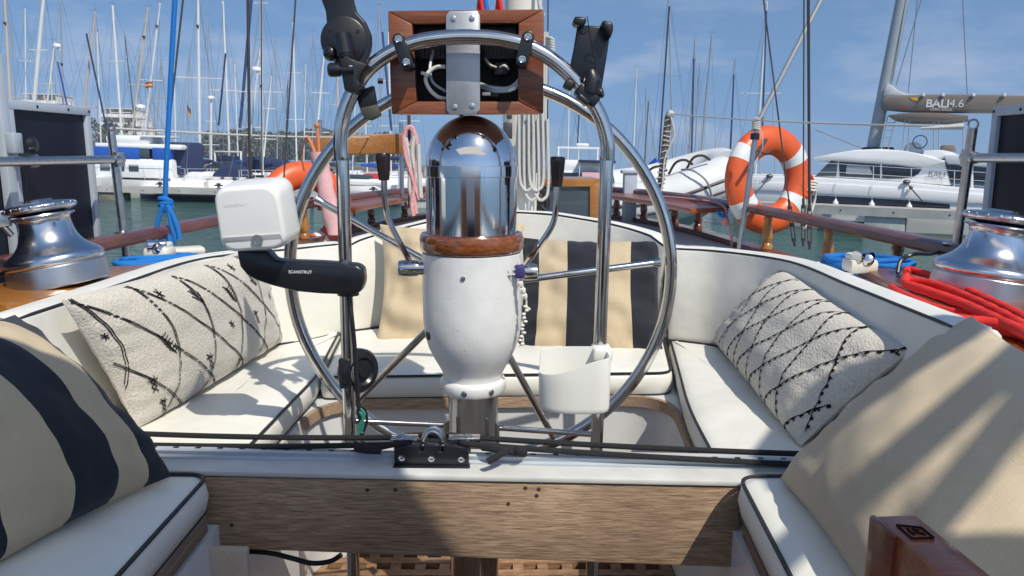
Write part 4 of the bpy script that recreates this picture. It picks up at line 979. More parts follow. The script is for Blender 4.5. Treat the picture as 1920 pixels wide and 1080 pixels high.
pc = PX(40, 312, -1.70)
t = thing('tube_clamp', 'grey clamp with a black knob fixing the left solar panel to the tube', 'clamp', pc)
g = G(); g.box((xL - .0, pc.y - .02, pc.z - .1), (.028, .045, .95), bev=.003); part('upright', g, 'alu_paint', t)
g = G(); g.tube([V((bL.x * 1.02, pc.y - .02, zt1.z)), V((bL.x * 1.02, pc.y + .03, zt1.z))], .027, 18); part('collar', g, 'steel_dull', t)
g = G(); g.box((xL + .03, pc.y - .015, zt1.z + .06), (.03, .05, .07), bev=.005); part('bracket', g, 'alu_paint', t)
g = G(); g.lathe([(.02, 0), (.026, .005), (.026, .022), (.018, .028), (.0005, .028)], (xL + .055, pc.y + .02, zt1.z + .055), (.8, .2, .1), 10); part('knob', g, 'black_plastic', t)
# lifelines
g = G(); a = V((P(208, 246, bL.y).x, bL.y, tLz + .012)); g.tube(sag(a, P(745, 256, 7.2), .02, 20), .0055, 7); solo('lifeline', g, 'rope_white', 'white lifeline from the left stanchion towards the stern', 'rope', 'lifelines')
g = G(); g.tube(sag(P(1256, 213, 5.9), top_ + V((-.05, .02, .005)), .015, 16), .0045, 7); g.tube([top_ + V((-.16, .05, .0)), top_ + V((-.03, .01, .006))], [.004, .011], 8); solo('lifeline', g, 'rope_white', 'white lifeline running to the ringed stanchion on the right', 'rope', 'lifelines')
# rigging wires of the yacht (each its own)
def wire(label, a, b, r, m, name='shroud', turn=True, group='rigging wires of the yacht'):
    t = thing(name, label, 'wire', a, group)
    d = (b - a).normalized()
    g = G(); g.tube([a + d * (.26 if turn else 0), b], r, 8); part('strand', g, m, t)
    if turn:
        g = G(); sd = V((1, 0, 0))
        for s in (-1, 1): g.tube([a + d * .03 + sd * .010 * s, a + d * .24 + sd * .010 * s], .0035, 6)
        g.tube([a, a + d * .05], .008, 8); g.tube([a + d * .22, a + d * .28], .008, 8); g.box(a + d * .13, (.03, .012, .02), bev=.003); part('turnbuckle', g, 'wire', t)
yS = 4.35
wire('thick dark shroud passing in front of the orange lifebuoy', P(1518, 468, yS), P(1515, -160, yS), .0085, 'wire_brown')
wire('thin dark shroud left of the thick one by the lifebuoy', P(1506, 462, yS + .1), P(1508, -160, yS + .1), .004, 'wire_brown')
wire('slanting wire crossing the middle of the orange lifebuoy', P(1490, 462, yS + .15), P(1428, -30, yS + .15), .0045, 'wire')
wire('thick dark shroud standing left of the white pod', P(470, 478, 4.4), P(463, -160, 4.4), .0085, 'wire_brown')
wire('thin shroud rising above the right half of the white pod', P(492, 470, 4.5), P(489, -160, 4.5), .004, 'wire')
wire('slanting dark wire between the white pod and the tablet mount', P(524, 462, 4.5), P(562, -120, 4.5), .005, 'wire')
wire('dark wire running up beside the hanging blue rope', P(310, 300, 4.6), P(352, -80, 4.6), .006, 'wire', turn=False)
# diagonal pole and lifebuoy pole
g = G(); g.tube([P(1425, 222, 5.15), P(1560, -40, 5.3)], .016, 12); solo('diagonal_pole', g, 'mast_grey', 'grey pole slanting up to the right from above the lifebuoy', 'pole')
pl = thing('lifebuoy_pole', 'steel pole standing at the rail inside the orange lifebuoy', 'pole', P(1386, 470, 4.9))
g = G(); g.tube([P(1386, 472, 4.9), P(1420, 228, 4.9)], .0175, 14); part('post', g, 'steel_dull', pl)
g = G(); g.tube([P(1415, 262, 4.9), P(1416, 250, 4.9)], .028, 14); part('clamp', g, 'black_plastic', pl)
g = G(); c = P(1418, 232, 4.88)
for k in range(6): g.tube([c + V((.022 * math.cos(a), .02 * math.sin(a), -.03 + .012 * k + .004 * math.sin(a * 2 + k))) for a in [R(36 * j) for j in range(10)]], .0055, 6, closed=True)
g.tube(smooth_path([c, P(1428, 250, 4.86), P(1430, 275, 4.86), P(1424, 290, 4.88)], 4), .003, 6); part('lashing', g, 'rope_white', pl)
g = G(); g.tube([P(1413, 300, 4.95), P(1436, 262, 5.1)], .012, 8); g.tube(smooth_path([P(1420, 282, 5.0), P(1436, 288, 5.0), P(1448, 280, 5.05)], 4), .006, 6); part('brace', g, 'wire', pl)
# lifebuoys
def buoy(label, c, ax, R0, r0, bands, handles, rot0=0):
    t = thing('lifebuoy', label, 'lifebuoy', c - V((0, 0, R0 + r0)), 'orange lifebuoys')
    ax = V(ax).normalized(); u = V((0, 0, 1)); u = (u - ax * u.dot(ax)).normalized(); w = ax.cross(u)
    def ring(a, k=1, fl=1.0):
        d = u * math.cos(a) + w * math.sin(a)
        return [c + d * R0 + (d * math.cos(b) * 1.12 + ax * math.sin(b) * .82) * r0 * k for b in [2 * math.pi * j / 18 for j in range(18)]]
    g = G(); g.rings([ring(2 * math.pi * k / 64) for k in range(64)], closed=True); part('ring', g, 'orange', t)
    for a0 in bands:
        g = G(); g.rings([ring(R(a0 - 9 + 3 * k), 1.012) for k in range(7)]); part('reflective_band', g, 'reflect_white', t)
    if handles:
        for a0 in handles:
            d = u * math.cos(R(a0)) + w * math.sin(R(a0)); tt = ax.cross(d)
            q = c + d * (R0 + r0 * .35) + ax * r0 * .70
            g = G(); g.tube([q + (d * .055 * math.cos(b) + tt * .075 * math.sin(b)) for b in [R(30 * j) for j in range(12)]], .012, 8, closed=True); part('moulded_grip', g, 'orange', t)
            g = G()
            for s in range(4): g.tube(smooth_path([q + tt * (.03 - .02 * s), q + tt * (.03 - .02 * s) + d * .05 + ax * .03, q + tt * (.02 - .02 * s) + d * .08], 4), .0075, 6)
            g.tube(smooth_path([q + d * .05 + ax * .03, q + d * .085 - tt * .1, q + d * .05 - tt * .22, q + d * .02 - tt * .30], 5), .009, 7); part('grab_line', g, 'bone', t)
    return t
c = P(1441, 338, 5.25)
buoy('whole orange lifebuoy with grey white bands hanging at the right rail', c, (.44, -.89, .06), .268, .088, (55, 125, 235, 305), (262,))
c2 = P(574, 396, 5.6)
buoy('orange lifebuoy mostly hidden behind the white pod and the pink roll', c2, (.60, -.78, .16), .265, .088, (90, 200), None)
# pink rolled fender cover with orange cord
t = thing('pink_roll', 'faded pink rolled sleeve hanging at the left quarter rail', 'roll', P(625, 438, 5.2))
g = G(); a, b = P(597, 285, 5.2), P(628, 440, 5.2); nn_ = 14; dv_ = (b - a)
g.rings([[a + dv_ * k / nn_ + V((math.cos(w) * rr_, math.sin(w) * rr_ * .8, 0)) + V((.006 * math.sin(k * 1.7 + w * 3), 0, 0)) for w in [2 * math.pi * j / 20 for j in range(20)]] for k, rr_ in enumerate([.058, .060, .058, .056, .055, .056, .057, .057, .056, .056, .057, .058, .056, .052, .048])]); part('sleeve', g, 'pink', t)
g = G(); g.tube(smooth_path([P(573, 255, 5.2), P(580, 262, 5.2), P(590, 285, 5.18), P(594, 292, 5.18)], 4), .012, 8); g.tube(smooth_path([P(594, 232, 5.2), P(596, 255, 5.2), P(598, 285, 5.2)], 4), .011, 8); g.ball(P(594, 235, 5.2), .02, 8); g.tube(smooth_path([P(573, 256, 5.2), P(566, 290, 5.25), P(570, 320, 5.3)], 4), .006, 6); part('cord', g, 'rope_orange', t)
# amber beam at the stern
t = thing('boom_gallows', 'amber varnished wooden beam standing on a post at the left quarter', 'beam', P(602, 370, 6.4))
g = G(); g.prism([P(588, 254, 6.3), P(758, 250, 6.5), P(759, 288, 6.5), P(588, 292, 6.3)], (.0, .09, 0), bev=.012); part('beam', g, 'amber', t)
g = G(); g.tube([P(600, 225, 6.38), P(602, 385, 6.38)], .018, 10); g.tube([P(752, 230, 6.6), P(754, 385, 6.6)], .018, 10); part('post', g, 'steel_dull', t)
# mizzen mast with halyards
YM = 4.5
m0, m1 = P(972, 420, YM), P(988, -260, YM)
ms = thing('mizzen_mast', 'cream painted mizzen mast standing behind the instrument box', 'mast', m0)
g = G(); d = (m1 - m0); g.tube([m0 + d * -.2, m0, m1], .083, 24, sq=1.25); part('pole', g, 'cream', ms)
g = G(); g.box(P(952, 245, YM - .10), (.05, .03, .09), bev=.006); g.box(P(955, 215, YM - .10), (.03, .03, .05), bev=.006); part('cleat', g, 'wire', ms)
g = G(); random.seed(5)
for k in range(9):
    x0 = 992 + k * 4.2; x1 = 975 + k * 6; g.tube(sag(P(x0, 60, YM - .12), P(x1 + random.uniform(-3, 3), 335 + random.uniform(-15, 25), YM - .14), .0, 6), .0085, 6)
for k in range(4):
    x = 985 + k * 9; y = 345 + (k % 2) * 18
    g.tube(smooth_path([P(x - 12, y - 130, YM - .16), P(x - 11, y - 20, YM - .16), P(x - 4, y + 8, YM - .17), P(x + 8, y + 10, YM - .17), P(x + 16, y - 15, YM - .16), P(x + 14, y - 140, YM - .15)], 5), .0085, 6)
part_h = solo('halyard_coils', g, 'rope_white', 'bundle of grey white halyards looped down the mizzen mast', 'rope')
g = G()
for k in range(6): g.tube(smooth_path([P(1020, 70 + k * 5, YM - .1), P(1034, 72 + k * 5, YM - .16), P(1038, 80 + k * 5, YM - .14), P(1024, 84 + k * 5, YM - .1)], 4), .0085, 6)
g.tube(smooth_path([P(1008, -40, YM - .1), P(1012, 8, YM - .12), P(1018, 30, YM - .12)], 4), .012, 6); solo('halyard_hitch', g, 'rope_white', 'white rope hitches just right of the instrument box', 'rope')
for k, (x0, x1, m, nm, lb) in enumerate(((900, 893, 'rope_red', 'red', 'left of the blue ones'), (908, 906, 'rope_blue', 'blue', 'between two red ones'), (935, 924, 'rope_red', 'red', 'against the cream mast'))):
    g = G(); g.tube([P(x0 - 6, 45, YM - .15), P(x0, -5, YM - .15), P(x0 + 2, -120, YM - .15)], .013, 7); g.tube([P(x0 + 10, 45, YM - .17), P(x0 + 1, -5, YM - .17), P(x0 + 1, -120, YM - .17)], .013, 7)
    solo('halyard', g, m, 'pair of %s halyards above the instrument box, %s' % (nm, lb), 'rope', 'coloured halyards above the box')
g = G(); g.tube([P(1028, -100, YM), P(1026, 380, YM + .2)], .004, 6); solo('backstay', g, 'wire', 'thin dark wire right of the mizzen mast halyards', 'wire', 'rigging wires of the yacht')
# hanging blue rope with knot at the left rail
pr = at_rail(322, -1, ZR)
t = thing('hanging_rope', 'bright blue rope hanging from above and knotted round the left rail', 'rope', V((pr.x, pr.y, -.5)))
Yk = pr.y
g = G(); g.tube(smooth_path([P(338, -150, Yk), P(328, 0, Yk), P(321, 130, Yk), P(315, 250, Yk), P(311, 330, Yk), P(310, 372, Yk)], 4), .0115, 9); part('strand', g, 'rope_blue', t)
g = G(); kc = P(311, 382, Yk)
for k in range(3): g.tube([kc + V((.024 * math.cos(a), .022 * math.sin(a), -.025 + .02 * k + .010 * math.cos(a + k))) for a in [R(36 * j) for j in range(10)]], .0125, 8, closed=True)
part('knot', g, 'rope_blue', t)
g = G()
for l in (((306, 385), (299, 405), (294, 430), (302, 447), (318, 442)), ((316, 388), (318, 405), (322, 425), (328, 446), (322, 455), (314, 440)), ((313, 385), (322, 400), (332, 425), (337, 448))): g.tube(smooth_path([P(x, y, Yk - .06) for x, y in l], 4), .0115, 8)
part('loop', g, 'rope_blue', t)
# red and white coil at the stern
t = thing('rope_coil_hung', 'red and white rope coil hanging by the end of the amber beam', 'rope', P(780, 390, 6.2))
for m, l in (('rope_redwhite', ((757, 258), (762, 242), (771, 238), (776, 250), (770, 275))), ('rope_redwhite', ((756, 255), (760, 290), (772, 330), (786, 375))), ('rope_redwhite', ((770, 240), (780, 258), (782, 300), (776, 350), (780, 400))), ('rope_redwhite', ((781, 300), (778, 340), (772, 380), (775, 405))),
             ('rope_white', ((760, 258), (766, 285), (770, 310), (768, 350), (776, 385))), ('rope_white', ((776, 255), (773, 290), (781, 330), (790, 372))), ('rope_white', ((784, 270), (786, 320), (789, 370)))):
    g = G(); g.tube(smooth_path([P(x, y, 6.2 + .01 * len(l)) for x, y in l], 5), .018, 7); part('strand', g, m, t)
g = G(); g.tube([P(766, 60, 6.3), P(768, 390, 6.3)], .014, 8); part('support_wire', g, 'wire', t)
# wooden framed hatch aft
YH2 = 5.0
t = thing('framed_hatch', 'amber framed companion hatch with dark glass behind the cockpit', 'hatch', P(1062, 430, YH2))
o4 = [P(x, y, YH2) for x, y in ((1003, 336), (1126, 336), (1126, 470), (1003, 470))]; i4 = [P(x, y, YH2) for x, y in ((1015, 350), (1106, 350), (1106, 455), (1015, 455))]
g = G()
for k in range(4): g.prism([o4[k], o4[(k + 1) % 4], i4[(k + 1) % 4], i4[k]], (0, .05, 0), bev=.004)
g.prism([p + V((0, .055, 0)) for p in o4], (0, .5, 0), bev=.006); part('frame', g, 'amber', t)
g = G(); g.prism([p + V((0, .02, 0)) for p in i4], (0, .008, 0)); part('glass', g, 'glass_mid', t)
g = G(); g.tube(smooth_path([P(1006, 348, 4.9), P(1020, 360, 4.88), P(1026, 380, 4.88), P(1020, 400, 4.9)], 4), .02, 8); g.tube(smooth_path([P(1030, 345, 4.9), P(1024, 365, 4.88), P(1010, 390, 4.88), P(1016, 405, 4.9)], 4), .014, 8); g.tube(smooth_path([P(1012, 352, 4.9), P(1010, 380, 4.88), P(1028, 398, 4.88)], 4), .012, 8); solo('strap_tangle', g, 'black_plastic', 'tangle of black straps hanging left of the framed hatch', 'strap')
# davit post, boat hook
g = G(); g.box(P(1180, 385, 7.2), (.12, .12, .62), bev=.01); g.box(P(1180, 322, 7.2), (.15, .15, .03), bev=.008); solo('davit_post', g, 'alu_paint', 'pale blue grey square post at the right of the stern', 'post')
t = thing('wrapped_pole', 'brown rope wrapped pole with hanging cords at the right quarter', 'pole', P(1238, 365, 5.9))
g = G(); g.tube([P(1236, 362, 5.9), P(1244, 300, 5.9), P(1253, 222, 5.9), P(1256, 208, 5.9)], [.022, .026, .028, .02], 10); part('pole', g, 'rope_brown', t)
g = G()
for k in range(14): c = P(1237 + k * 1.25, 355 - k * 10, 5.9); g.tube([c + V((.031 * math.cos(a), .031 * math.sin(a), .01 * math.cos(a + k))) for a in [R(45 * j) for j in range(8)]], .005, 5, closed=True)
g.tube(smooth_path([P(1257, 215, 5.86), P(1264, 250, 5.86), P(1256, 275, 5.86), P(1246, 300, 5.86), P(1242, 345, 5.86), P(1238, 362, 5.86)], 5), .007, 6); g.ball(P(1257, 214, 5.88), .03, 8); part('cord', g, 'rope_white', t)
# red line on the right quarter rail
g = G(); q = [P(x, y, Y) for x, y, Y in ((1235, 368, 6.3), (1290, 373, 5.9), (1330, 378, 5.6), (1352, 384, 5.4), (1362, 395, 5.3), (1364, 415, 5.25), (1370, 435, 5.2), (1373, 465, 5.2))]
g.tube(smooth_path(q, 5), .009, 7); g.ball(P(1360, 415, 5.25), .03, 8); solo('rail_line', g, 'rope_redwhite', 'red flecked line lying along the right rail and hanging down', 'rope')
g = G(); g.tube(smooth_path([P(1345, 395, 5.3), P(1352, 405, 5.3), P(1358, 400, 5.28), P(1356, 410, 5.28)], 4), .012, 6); solo('cord_knot', g, 'rope_blue', 'small blue and white cord knot under the right rail', 'cord')
# inflatable dinghy behind the stern
t = thing('inflatable_dinghy', 'white inflatable dinghy with grey strakes slung behind the stern', 'dinghy', P(1270, 440, 9.2))
def tubepx(l, Y, r): return smooth_path([P(x, y, Y + dy) for x, y, dy in l], 6), r
pth = [(1120, 388, 0), (1180, 386, 0), (1240, 376, 0), (1290, 361, 0), (1325, 348, .03), (1352, 338, .06), (1368, 333, .1)]
a_, _ = tubepx(pth, 9.0, 0); nA = len(a_); g = G(); g.tube(a_, [.27 * min(1, .4 + .2 * k, (.35 + .22 * (nA - 1 - k)) ) for k in range(nA)], 24); part('near_tube', g, 'hypalon', t)
b_, _ = tubepx([(1150, 356, 1.2), (1220, 346, 1.2), (1280, 330, 1.2), (1320, 320, 1.1), (1350, 316, .9), (1364, 322, .6)], 9.0, 0); g = G(); g.tube(b_, .26, 20); part('far_tube', g, 'hypalon', t)
for dz, nm in ((.02, 'strake'), (-.10, 'strake')):
    g = G(); st = [p + V((0, -.268 if dz > 0 else -.25, dz)) for p in a_]; g.tube(st, .018, 8); part(nm, g, 'wire_brown', t)
g = G(); g.rings([[p + V((0, -.12, -.22)), p + V((0, .2, -.50 + .25 * (k / nA) ** 2)), p + V((0, .7, -.62 + .35 * (k / nA) ** 2)), p + V((0, 1.2, -.3))] for k, p in enumerate(a_)]); part('hull', g, 'hypalon_grey', t)
for x0 in (1224, 1272, 1305):
    g = G(); g.tube(smooth_path([P(x0 - 18, 330 - (x0 - 1224) * .25 + 8, 8.95), P(x0 - 5, 318 - (x0 - 1224) * .27, 8.85), P(x0 + 12, 312 - (x0 - 1224) * .25, 8.85), P(x0 + 26, 320 - (x0 - 1224) * .25, 8.9)], 4), .015, 7); part('handle', g, 'wire_brown', t)
g = G(); g.tube(smooth_path([P(1278, 318, 8.9), P(1300, 320, 8.75), P(1325, 340, 8.7), P(1336, 372, 8.75)], 5), .012, 6); part('strap', g, 'mast_grey', t)
g = G(); rr = []
bc = [P(x, y, 10.4) for x, y in ((1204, 332), (1216, 322), (1228, 316), (1240, 318))]
for k, (p, rr_) in enumerate(zip(bc, (.06, .15, .2, .10))): rr.append([p + V((.02 * math.cos(w), rr_ * math.cos(w), rr_ * .8 * math.sin(w) + .02 * math.sin(3 * w))) for w in [2 * math.pi * j / 12 for j in range(12)]])
g.rings(rr); solo('blue_bundle', g, 'bright_blue', 'bright blue canvas bundle on the stern of the dinghy', 'bundle')
# ================================================================ MARINA (world frame, water at -EYE)
ZW = -EYE
g = G(); g.add([(-900, -60, ZW), (900, -60, ZW), (900, 1500, ZW), (-900, 1500, ZW)], [[0, 1, 2, 3]]); 
wm = bpy.data.materials.new('water'); wm.use_nodes = True; MATS['water'] = wm
nt = wm.node_tree; n_ = nt.nodes; l_ = nt.links; b_ = n_['Principled BSDF']
b_.inputs['Base Color'].default_value = (.022, .085, .070, 1); b_.inputs['Specular IOR Level'].default_value = .4; b_.inputs['Roughness'].default_value = .09; b_.inputs['IOR'].default_value = 1.33
tc = n_.new('ShaderNodeTexCoord'); hs = []
for sc_, wt, st in (((1.6, 3.4, 1), 1.0, 1.0), ((.35, .9, 1), 2.2, 1.0), ((5, 9, 1), .22, 1)):
    mp = n_.new('ShaderNodeMapping'); mp.inputs['Scale'].default_value = sc_; mp.inputs['Rotation'].default_value = (0, 0, .2); l_.new(tc.outputs['Object'], mp.inputs[0])
    t_ = n_.new('ShaderNodeTexNoise'); t_.inputs['Scale'].default_value = 1; t_.inputs['Detail'].default_value = 3; t_.inputs['Distortion'].default_value = .6; l_.new(mp.outputs[0], t_.inputs['Vector'])
    m_ = n_.new('ShaderNodeMath'); m_.operation = 'MULTIPLY'; m_.inputs[1].default_value = wt; l_.new(t_.outputs['Fac'], m_.inputs[0]); hs.append(m_.outputs[0])
a_ = n_.new('ShaderNodeMath'); a_.operation = 'ADD'; l_.new(hs[0], a_.inputs[0]); l_.new(hs[1], a_.inputs[1])
a2_ = n_.new('ShaderNodeMath'); a2_.operation = 'ADD'; l_.new(a_.outputs[0], a2_.inputs[0]); l_.new(hs[2], a2_.inputs[1])
bp = n_.new('ShaderNodeBump'); bp.inputs['Strength'].default_value = .8; bp.inputs['Distance'].default_value = .16; l_.new(a2_.outputs[0], bp.inputs['Height']); l_.new(bp.outputs[0], b_.inputs['Normal'])
struct('water', g, 'water')

def plane_pt(px, py, a, b, off):
    """ray through a photo pixel met with the upright plane along a-b, set back by off"""
    d = (b - a); d.z = 0; d.normalize(); nn = V((-d.y, d.x, 0)); nn = nn if nn.y > 0 else -nn
    r = _ray(CW2, px, py); k = (a + nn * off).dot(nn) / r.dot(nn); return r * k
ZA, ZD = -1.8, -1.42
dA0, dA1 = WZ(200, 350, ZA), WZ(700, 362, ZA); dB0, dB1 = WZ(1523, 384, ZD), WZ(1793, 396, ZD)
def dirn(a, b):
    d = b - a; d.z = 0; d.normalize(); nn = V((-d.y, d.x, 0)); return d, (nn if nn.y > 0 else -nn)
dA, nA_ = dirn(dA0, dA1); dB, nB_ = dirn(dB0, dB1)
def dock(label, a, b, zt, th, wd, piles, group='concrete docks'):
    t = thing('dock', label, 'dock', V((a.x, a.y, ZW)), group, yacht=False)
    d, nn = dirn(a, b)
    P4 = [V((p.x, p.y, zt)) for p in (a, b, b + nn * wd, a + nn * wd)]
    
    g = G(); g.prism([p + (nn * .02 if i < 2 else -nn * .02) for i, p in enumerate(P4)], (0, 0, -.018)); part('deck', g, 'dock_top', t)
    L_ = (b - a).length; g0 = G(); g0.prism([p + V((0, 0, -.02)) for p in P4], (0, 0, -th))
    for s, w_, m in piles:
        q = a + d * s + nn * .6; g = G(); g.box((q.x, q.y, (zt - th + ZW - 1) / 2), (w_, 1.0, zt - th - ZW + 1), rot=Matrix.Rotation(math.atan2(d.y, d.x), 3, 'Z'), bev=.03); part('pile', g, m, t)
    rot = Matrix.Rotation(math.atan2(d.y, d.x), 3, 'Z'); k = 1.0; g = g0
    while k < L_:
        q = a + d * k; g.box(V((q.x, q.y, zt - .17)) - nn * .004, (.06, .02, .06), rot=rot, mi=1); k += 2.1
    part('slab', g, ['concrete', 'wire'], t)
    return t
sA = lambda px: (plane_pt(px, 352, dA0, dA1, 0) - (dA0 - dA * 22)).dot(dA)
dock('long pale concrete dock on piles behind the left side of the boat', dA0 - dA * 22, plane_pt(1010, 372, dA0, dA1, 0), ZA, .30, 2.4, [(sA(205), 1.4, 'weed_pile'), (sA(-40), 1.4, 'weed_pile'), (sA(560), 1.2, 'concrete'), (sA(800), 1.2, 'concrete')])
sB = lambda px: (plane_pt(px, 395, dB0, dB1, 0) - plane_pt(1060, 368, dB0, dB1, 0)).dot(dB)
dock('pale concrete dock with a broad pile below the catamaran', plane_pt(1060, 368, dB0, dB1, 0), dB1 + dB * 9, ZD, .36, 2.2, [(sB(1660), 1.6, 'concrete'), (sB(1400), 1.2, 'weed_pile'), (sB(2020), 1.2, 'concrete')])
# grey floating pontoon seen under the dock
g = G(); q = plane_pt(1745, 422, dB0, dB1, 3.4); g.box((q.x, q.y + 1, ZW + .22), (8, 1.6, .42), bev=.03); solo('pontoon', g, 'boat_grey', 'grey floating pontoon in the shade under the right dock', 'pontoon', yacht=False)

def loft_hull(g, o, hd, L_, B, zd, zw, mi=0, sheer=.25, tr=.75, navy=None):
    """o = centre on the water, hd = unit heading to the bow"""
    s = V((hd.y, -hd.x, 0)); rings = []
    for k in range(11):
        t = k / 10; x = (t - .5) * L_
        w = B / 2 * (tr + (1 - tr) * math.sin(min(1, t * 1.8) * math.pi / 2)) * (1 - max(0, (t - .45) / .55) ** 2.2 * .985)
        z1 = zd + sheer * max(0, t - .4) ** 2
        c = o + hd * (x + (.5 * max(0, t - .9) * 4 * .3))
        rings.append([c - s * w + V((0, 0, z1)), c - s * w * .96 + V((0, 0, (z1 + zw) / 2)), c - s * w * .78 + V((0, 0, zw - .05)), c + V((0, 0, zw - .5)), c + s * w * .78 + V((0, 0, zw - .05)), c + s * w * .96 + V((0, 0, (z1 + zw) / 2)), c + s * w + V((0, 0, z1)), c + V((0, 0, z1 + .06))])
    g.rings(rings, mi=mi)
def bxo(g, o, hd, c, sz, bev=.05, mi=0):
    """box in boat axes: x across, y to the bow, z up"""
    s = V((hd.y, -hd.x, 0)); a = math.atan2(-hd.x, hd.y)
    g.box(o + s * c[0] + hd * c[1] + V((0, 0, c[2])), sz, rot=Matrix.Rotation(a, 3, 'Z'), bev=bev, mi=mi)
rnd = random.Random(11)
def sailboat(label, x0, y0, x1, y1, off, wpx, mm, cover='navy_canvas', hd=None, spread=(), radome=None, stays=True, hull='boat_white', L_=None, bimini=None, lights=(), furl=None, zd=-1.35, base='A', group='sailing boats moored in the marina'):
    a, b = (dA0, dA1) if base == 'A' else (dB0, dB1)
    off = max(off, 6.4); Yb = plane_pt(x0, 352, a, b, off).y
    m0_, m1_ = W(x0, y0, Yb), W(x1, y1, Yb); d = m1_ - m0_
    m0_ = m0_ + d * ((zd - m0_.z) / d.z); L_ = L_ or rnd.uniform(8.5, 11)
    ang = rnd.uniform(-.25, .25) if hd is None else hd
    h = V((math.sin(ang), -math.cos(ang), 0)) if rnd.random() < .6 or hd is not None else V((math.sin(ang), math.cos(ang), 0))
    if cover == 'navy_canvas': cover = rnd.choice(['navy_canvas', 'bright_blue', 'bright_blue', 'blue_canvas', 'taupe', 'sail_grey'])
    t = thing('sailboat', label, 'sailboat', V((m0_.x, m0_.y, ZW)), group, yacht=False)
    need = max(.8, L_ / 2 - (off - 2.9)); o = V((m0_.x, m0_.y, 0)) + (-h * need if h.y < 0 else h * max(-.8, need if need > .8 else -.8))
    g = G(); loft_hull(g, o, h, L_, 3.2, zd, ZW); part('hull', g, hull, t)
    g = G(); bxo(g, o, h, (0, .4, zd + .22), (1.9, 3.6, .44), .14); part('cabin', g, 'boat_white', t)
    r = wpx / F * Yb / 2
    if off < 14 and stays:
        s = V((h.y, -h.x, 0)); g = G(); bxo(g, o, h, (0, .4, zd + .27), (1.94, 2.6, .16), .01); bxo(g, o, h, (0, 2.05, zd + .24), (1.3, .4, .14), .01); part('window', g, 'glass_dark', t)
        g = G()
        for sd in (-1, 1):
            top = []
            for k in range(7):
                f_ = k / 6; x = (f_ - .48) * L_ * .94; w_ = 1.5 * (.75 + .25 * math.sin(min(1, f_ * 1.8) * math.pi / 2)) * (1 - max(0, (f_ - .45) / .55) ** 2.2 * .95)
                q = o + h * x + s * w_ * sd + V((0, 0, zd + .05)); g.tube([q, q + V((0, 0, .62))], .016, 5); top.append(q + V((0, 0, .6)))
            g.tube(top, .010, 4); g.tube([p - V((0, 0, .3)) for p in top], .008, 4)
        part('guard_rail', g, 'mast_white', t)
    g = G(); g.tube([m0_, m0_.lerp(m1_, .5), m1_], [r, r, r * .85], 8); mast = part('mast', g, mm, t)
    for f_, w_ in (spread or (((.38, .8), (.68, .55)) if off < 25 else ())):
        q = m0_.lerp(m1_, f_); s = V((h.y, -h.x, 0)); s = s if abs(s.x) > .5 else V((1, 0, 0))
        g = G(); g.tube([q - s * w_, q + s * w_], .03, 6); part('spreader', g, mm, t)
    s = V((h.y, -h.x, 0)); bm_ = m0_ + V((0, 0, 1.0)); be = bm_ - h * 3.6 + V((0, 0, .12))
    g = G(); g.tube([bm_, bm_.lerp(be, .5) + V((0, 0, .05)), be], [.20, .17, .10], 8); part('boom_cover', g, cover, t)
    if stays:
        g = G(); r2 = .011
        for e in (o + h * L_ * .5 + V((0, 0, zd + .2)), o - h * L_ * .48 + V((0, 0, zd + .2))): g.tube([m1_, e], r2, 4)
        for k in (-1, 1):
            q = m0_.lerp(m1_, .5) + s * .8 * k; e = m0_ + s * 1.5 * k; g.tube([m1_.lerp(m0_, .05), q, e], r2, 4)
        g.tube([m1_ + V((-.3, 0, .15)), m1_ + V((.25, 0, .12))], .012, 4); g.tube([m1_, m1_ + V((.05, 0, .5))], .010, 4)
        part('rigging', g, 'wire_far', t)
    for f_ in lights:
        q = m0_.lerp(m1_, f_); g = G(); g.ball(q + V((0, -r * 1.3, 0)), .10, 8); part('mast_light', g, 'wire_brown', t)
    if radome:
        f_, sd = radome; q = m0_.lerp(m1_, f_) + V((sd * .35, 0, 0)); g = G(); g.lathe([(.05, -.16), (.30, -.12), (.33, 0), (.28, .1), (.12, .15), (.0005, .16)], q, (0, 0, 1), 16); g.tube([q - V((0, 0, .15)), q - V((sd * .35, 0, .35))], .05, 6); part('radome', g, 'boat_white', t)
    if furl:
        fx0, fy0, fx1, fy1, fw = furl; g = G(); g.tube([W(fx0, fy0, Yb - 1.5), W(fx1, fy1, Yb - .8)], fw / F * Yb / 2, 8); part('furled_sail', g, cover if cover != 'taupe' else 'mast_blue', t)
    if bimini:
        g = G(); c = o - h * L_ * .32; rr = []
        for k in range(7):
            f_ = k / 6; rr.append([c + h * (f_ - .5) * 2.4 + s * (1.05 * math.cos(w)) + V((0, 0, zd + .2 + (.85 - .3 * (2 * f_ - 1) ** 2) * math.sin(w))) for w in [math.pi * j / 10 for j in range(11)]])
        g.rings(rr); part('sprayhood', g, bimini, t)
    return t
S = sailboat
S('far left sailboat with a thick beige mast leaning left over the solar panel', 24, 280, 8, -20, 9, 5.5, 'mast_beige', lights=(.82,), spread=((.42, 1.3),))
S('sailboat with a slim white mast just right of the far left beige mast', 49, 270, 47, 16, 22, 2.5, 'mast_white')
S('sailboat with a stout bright white mast leaning right beside the left solar panel', 56, 285, 83, -20, 5, 7.5, 'mast_white', cover='bright_blue')
S('sailboat with a short white mast between the stout white mast and the radome', 78, 280, 103, 78, 16, 3.4, 'mast_white')
S('sailboat with a wide white radome low on a thin grey mast', 122, 280, 112, -20, 14, 3.2, 'mast_grey', radome=(.70, -1), lights=(.60,), spread=((.36, 1.2),), furl=(133, 230, 108, 116, 3))
S('sailboat whose white mast leans right above the right edge of the left solar panel', 148, 285, 179, 22, 10, 4.2, 'mast_beige', spread=((.42, .9),), furl=(206, 270, 162, 63, 3.2))
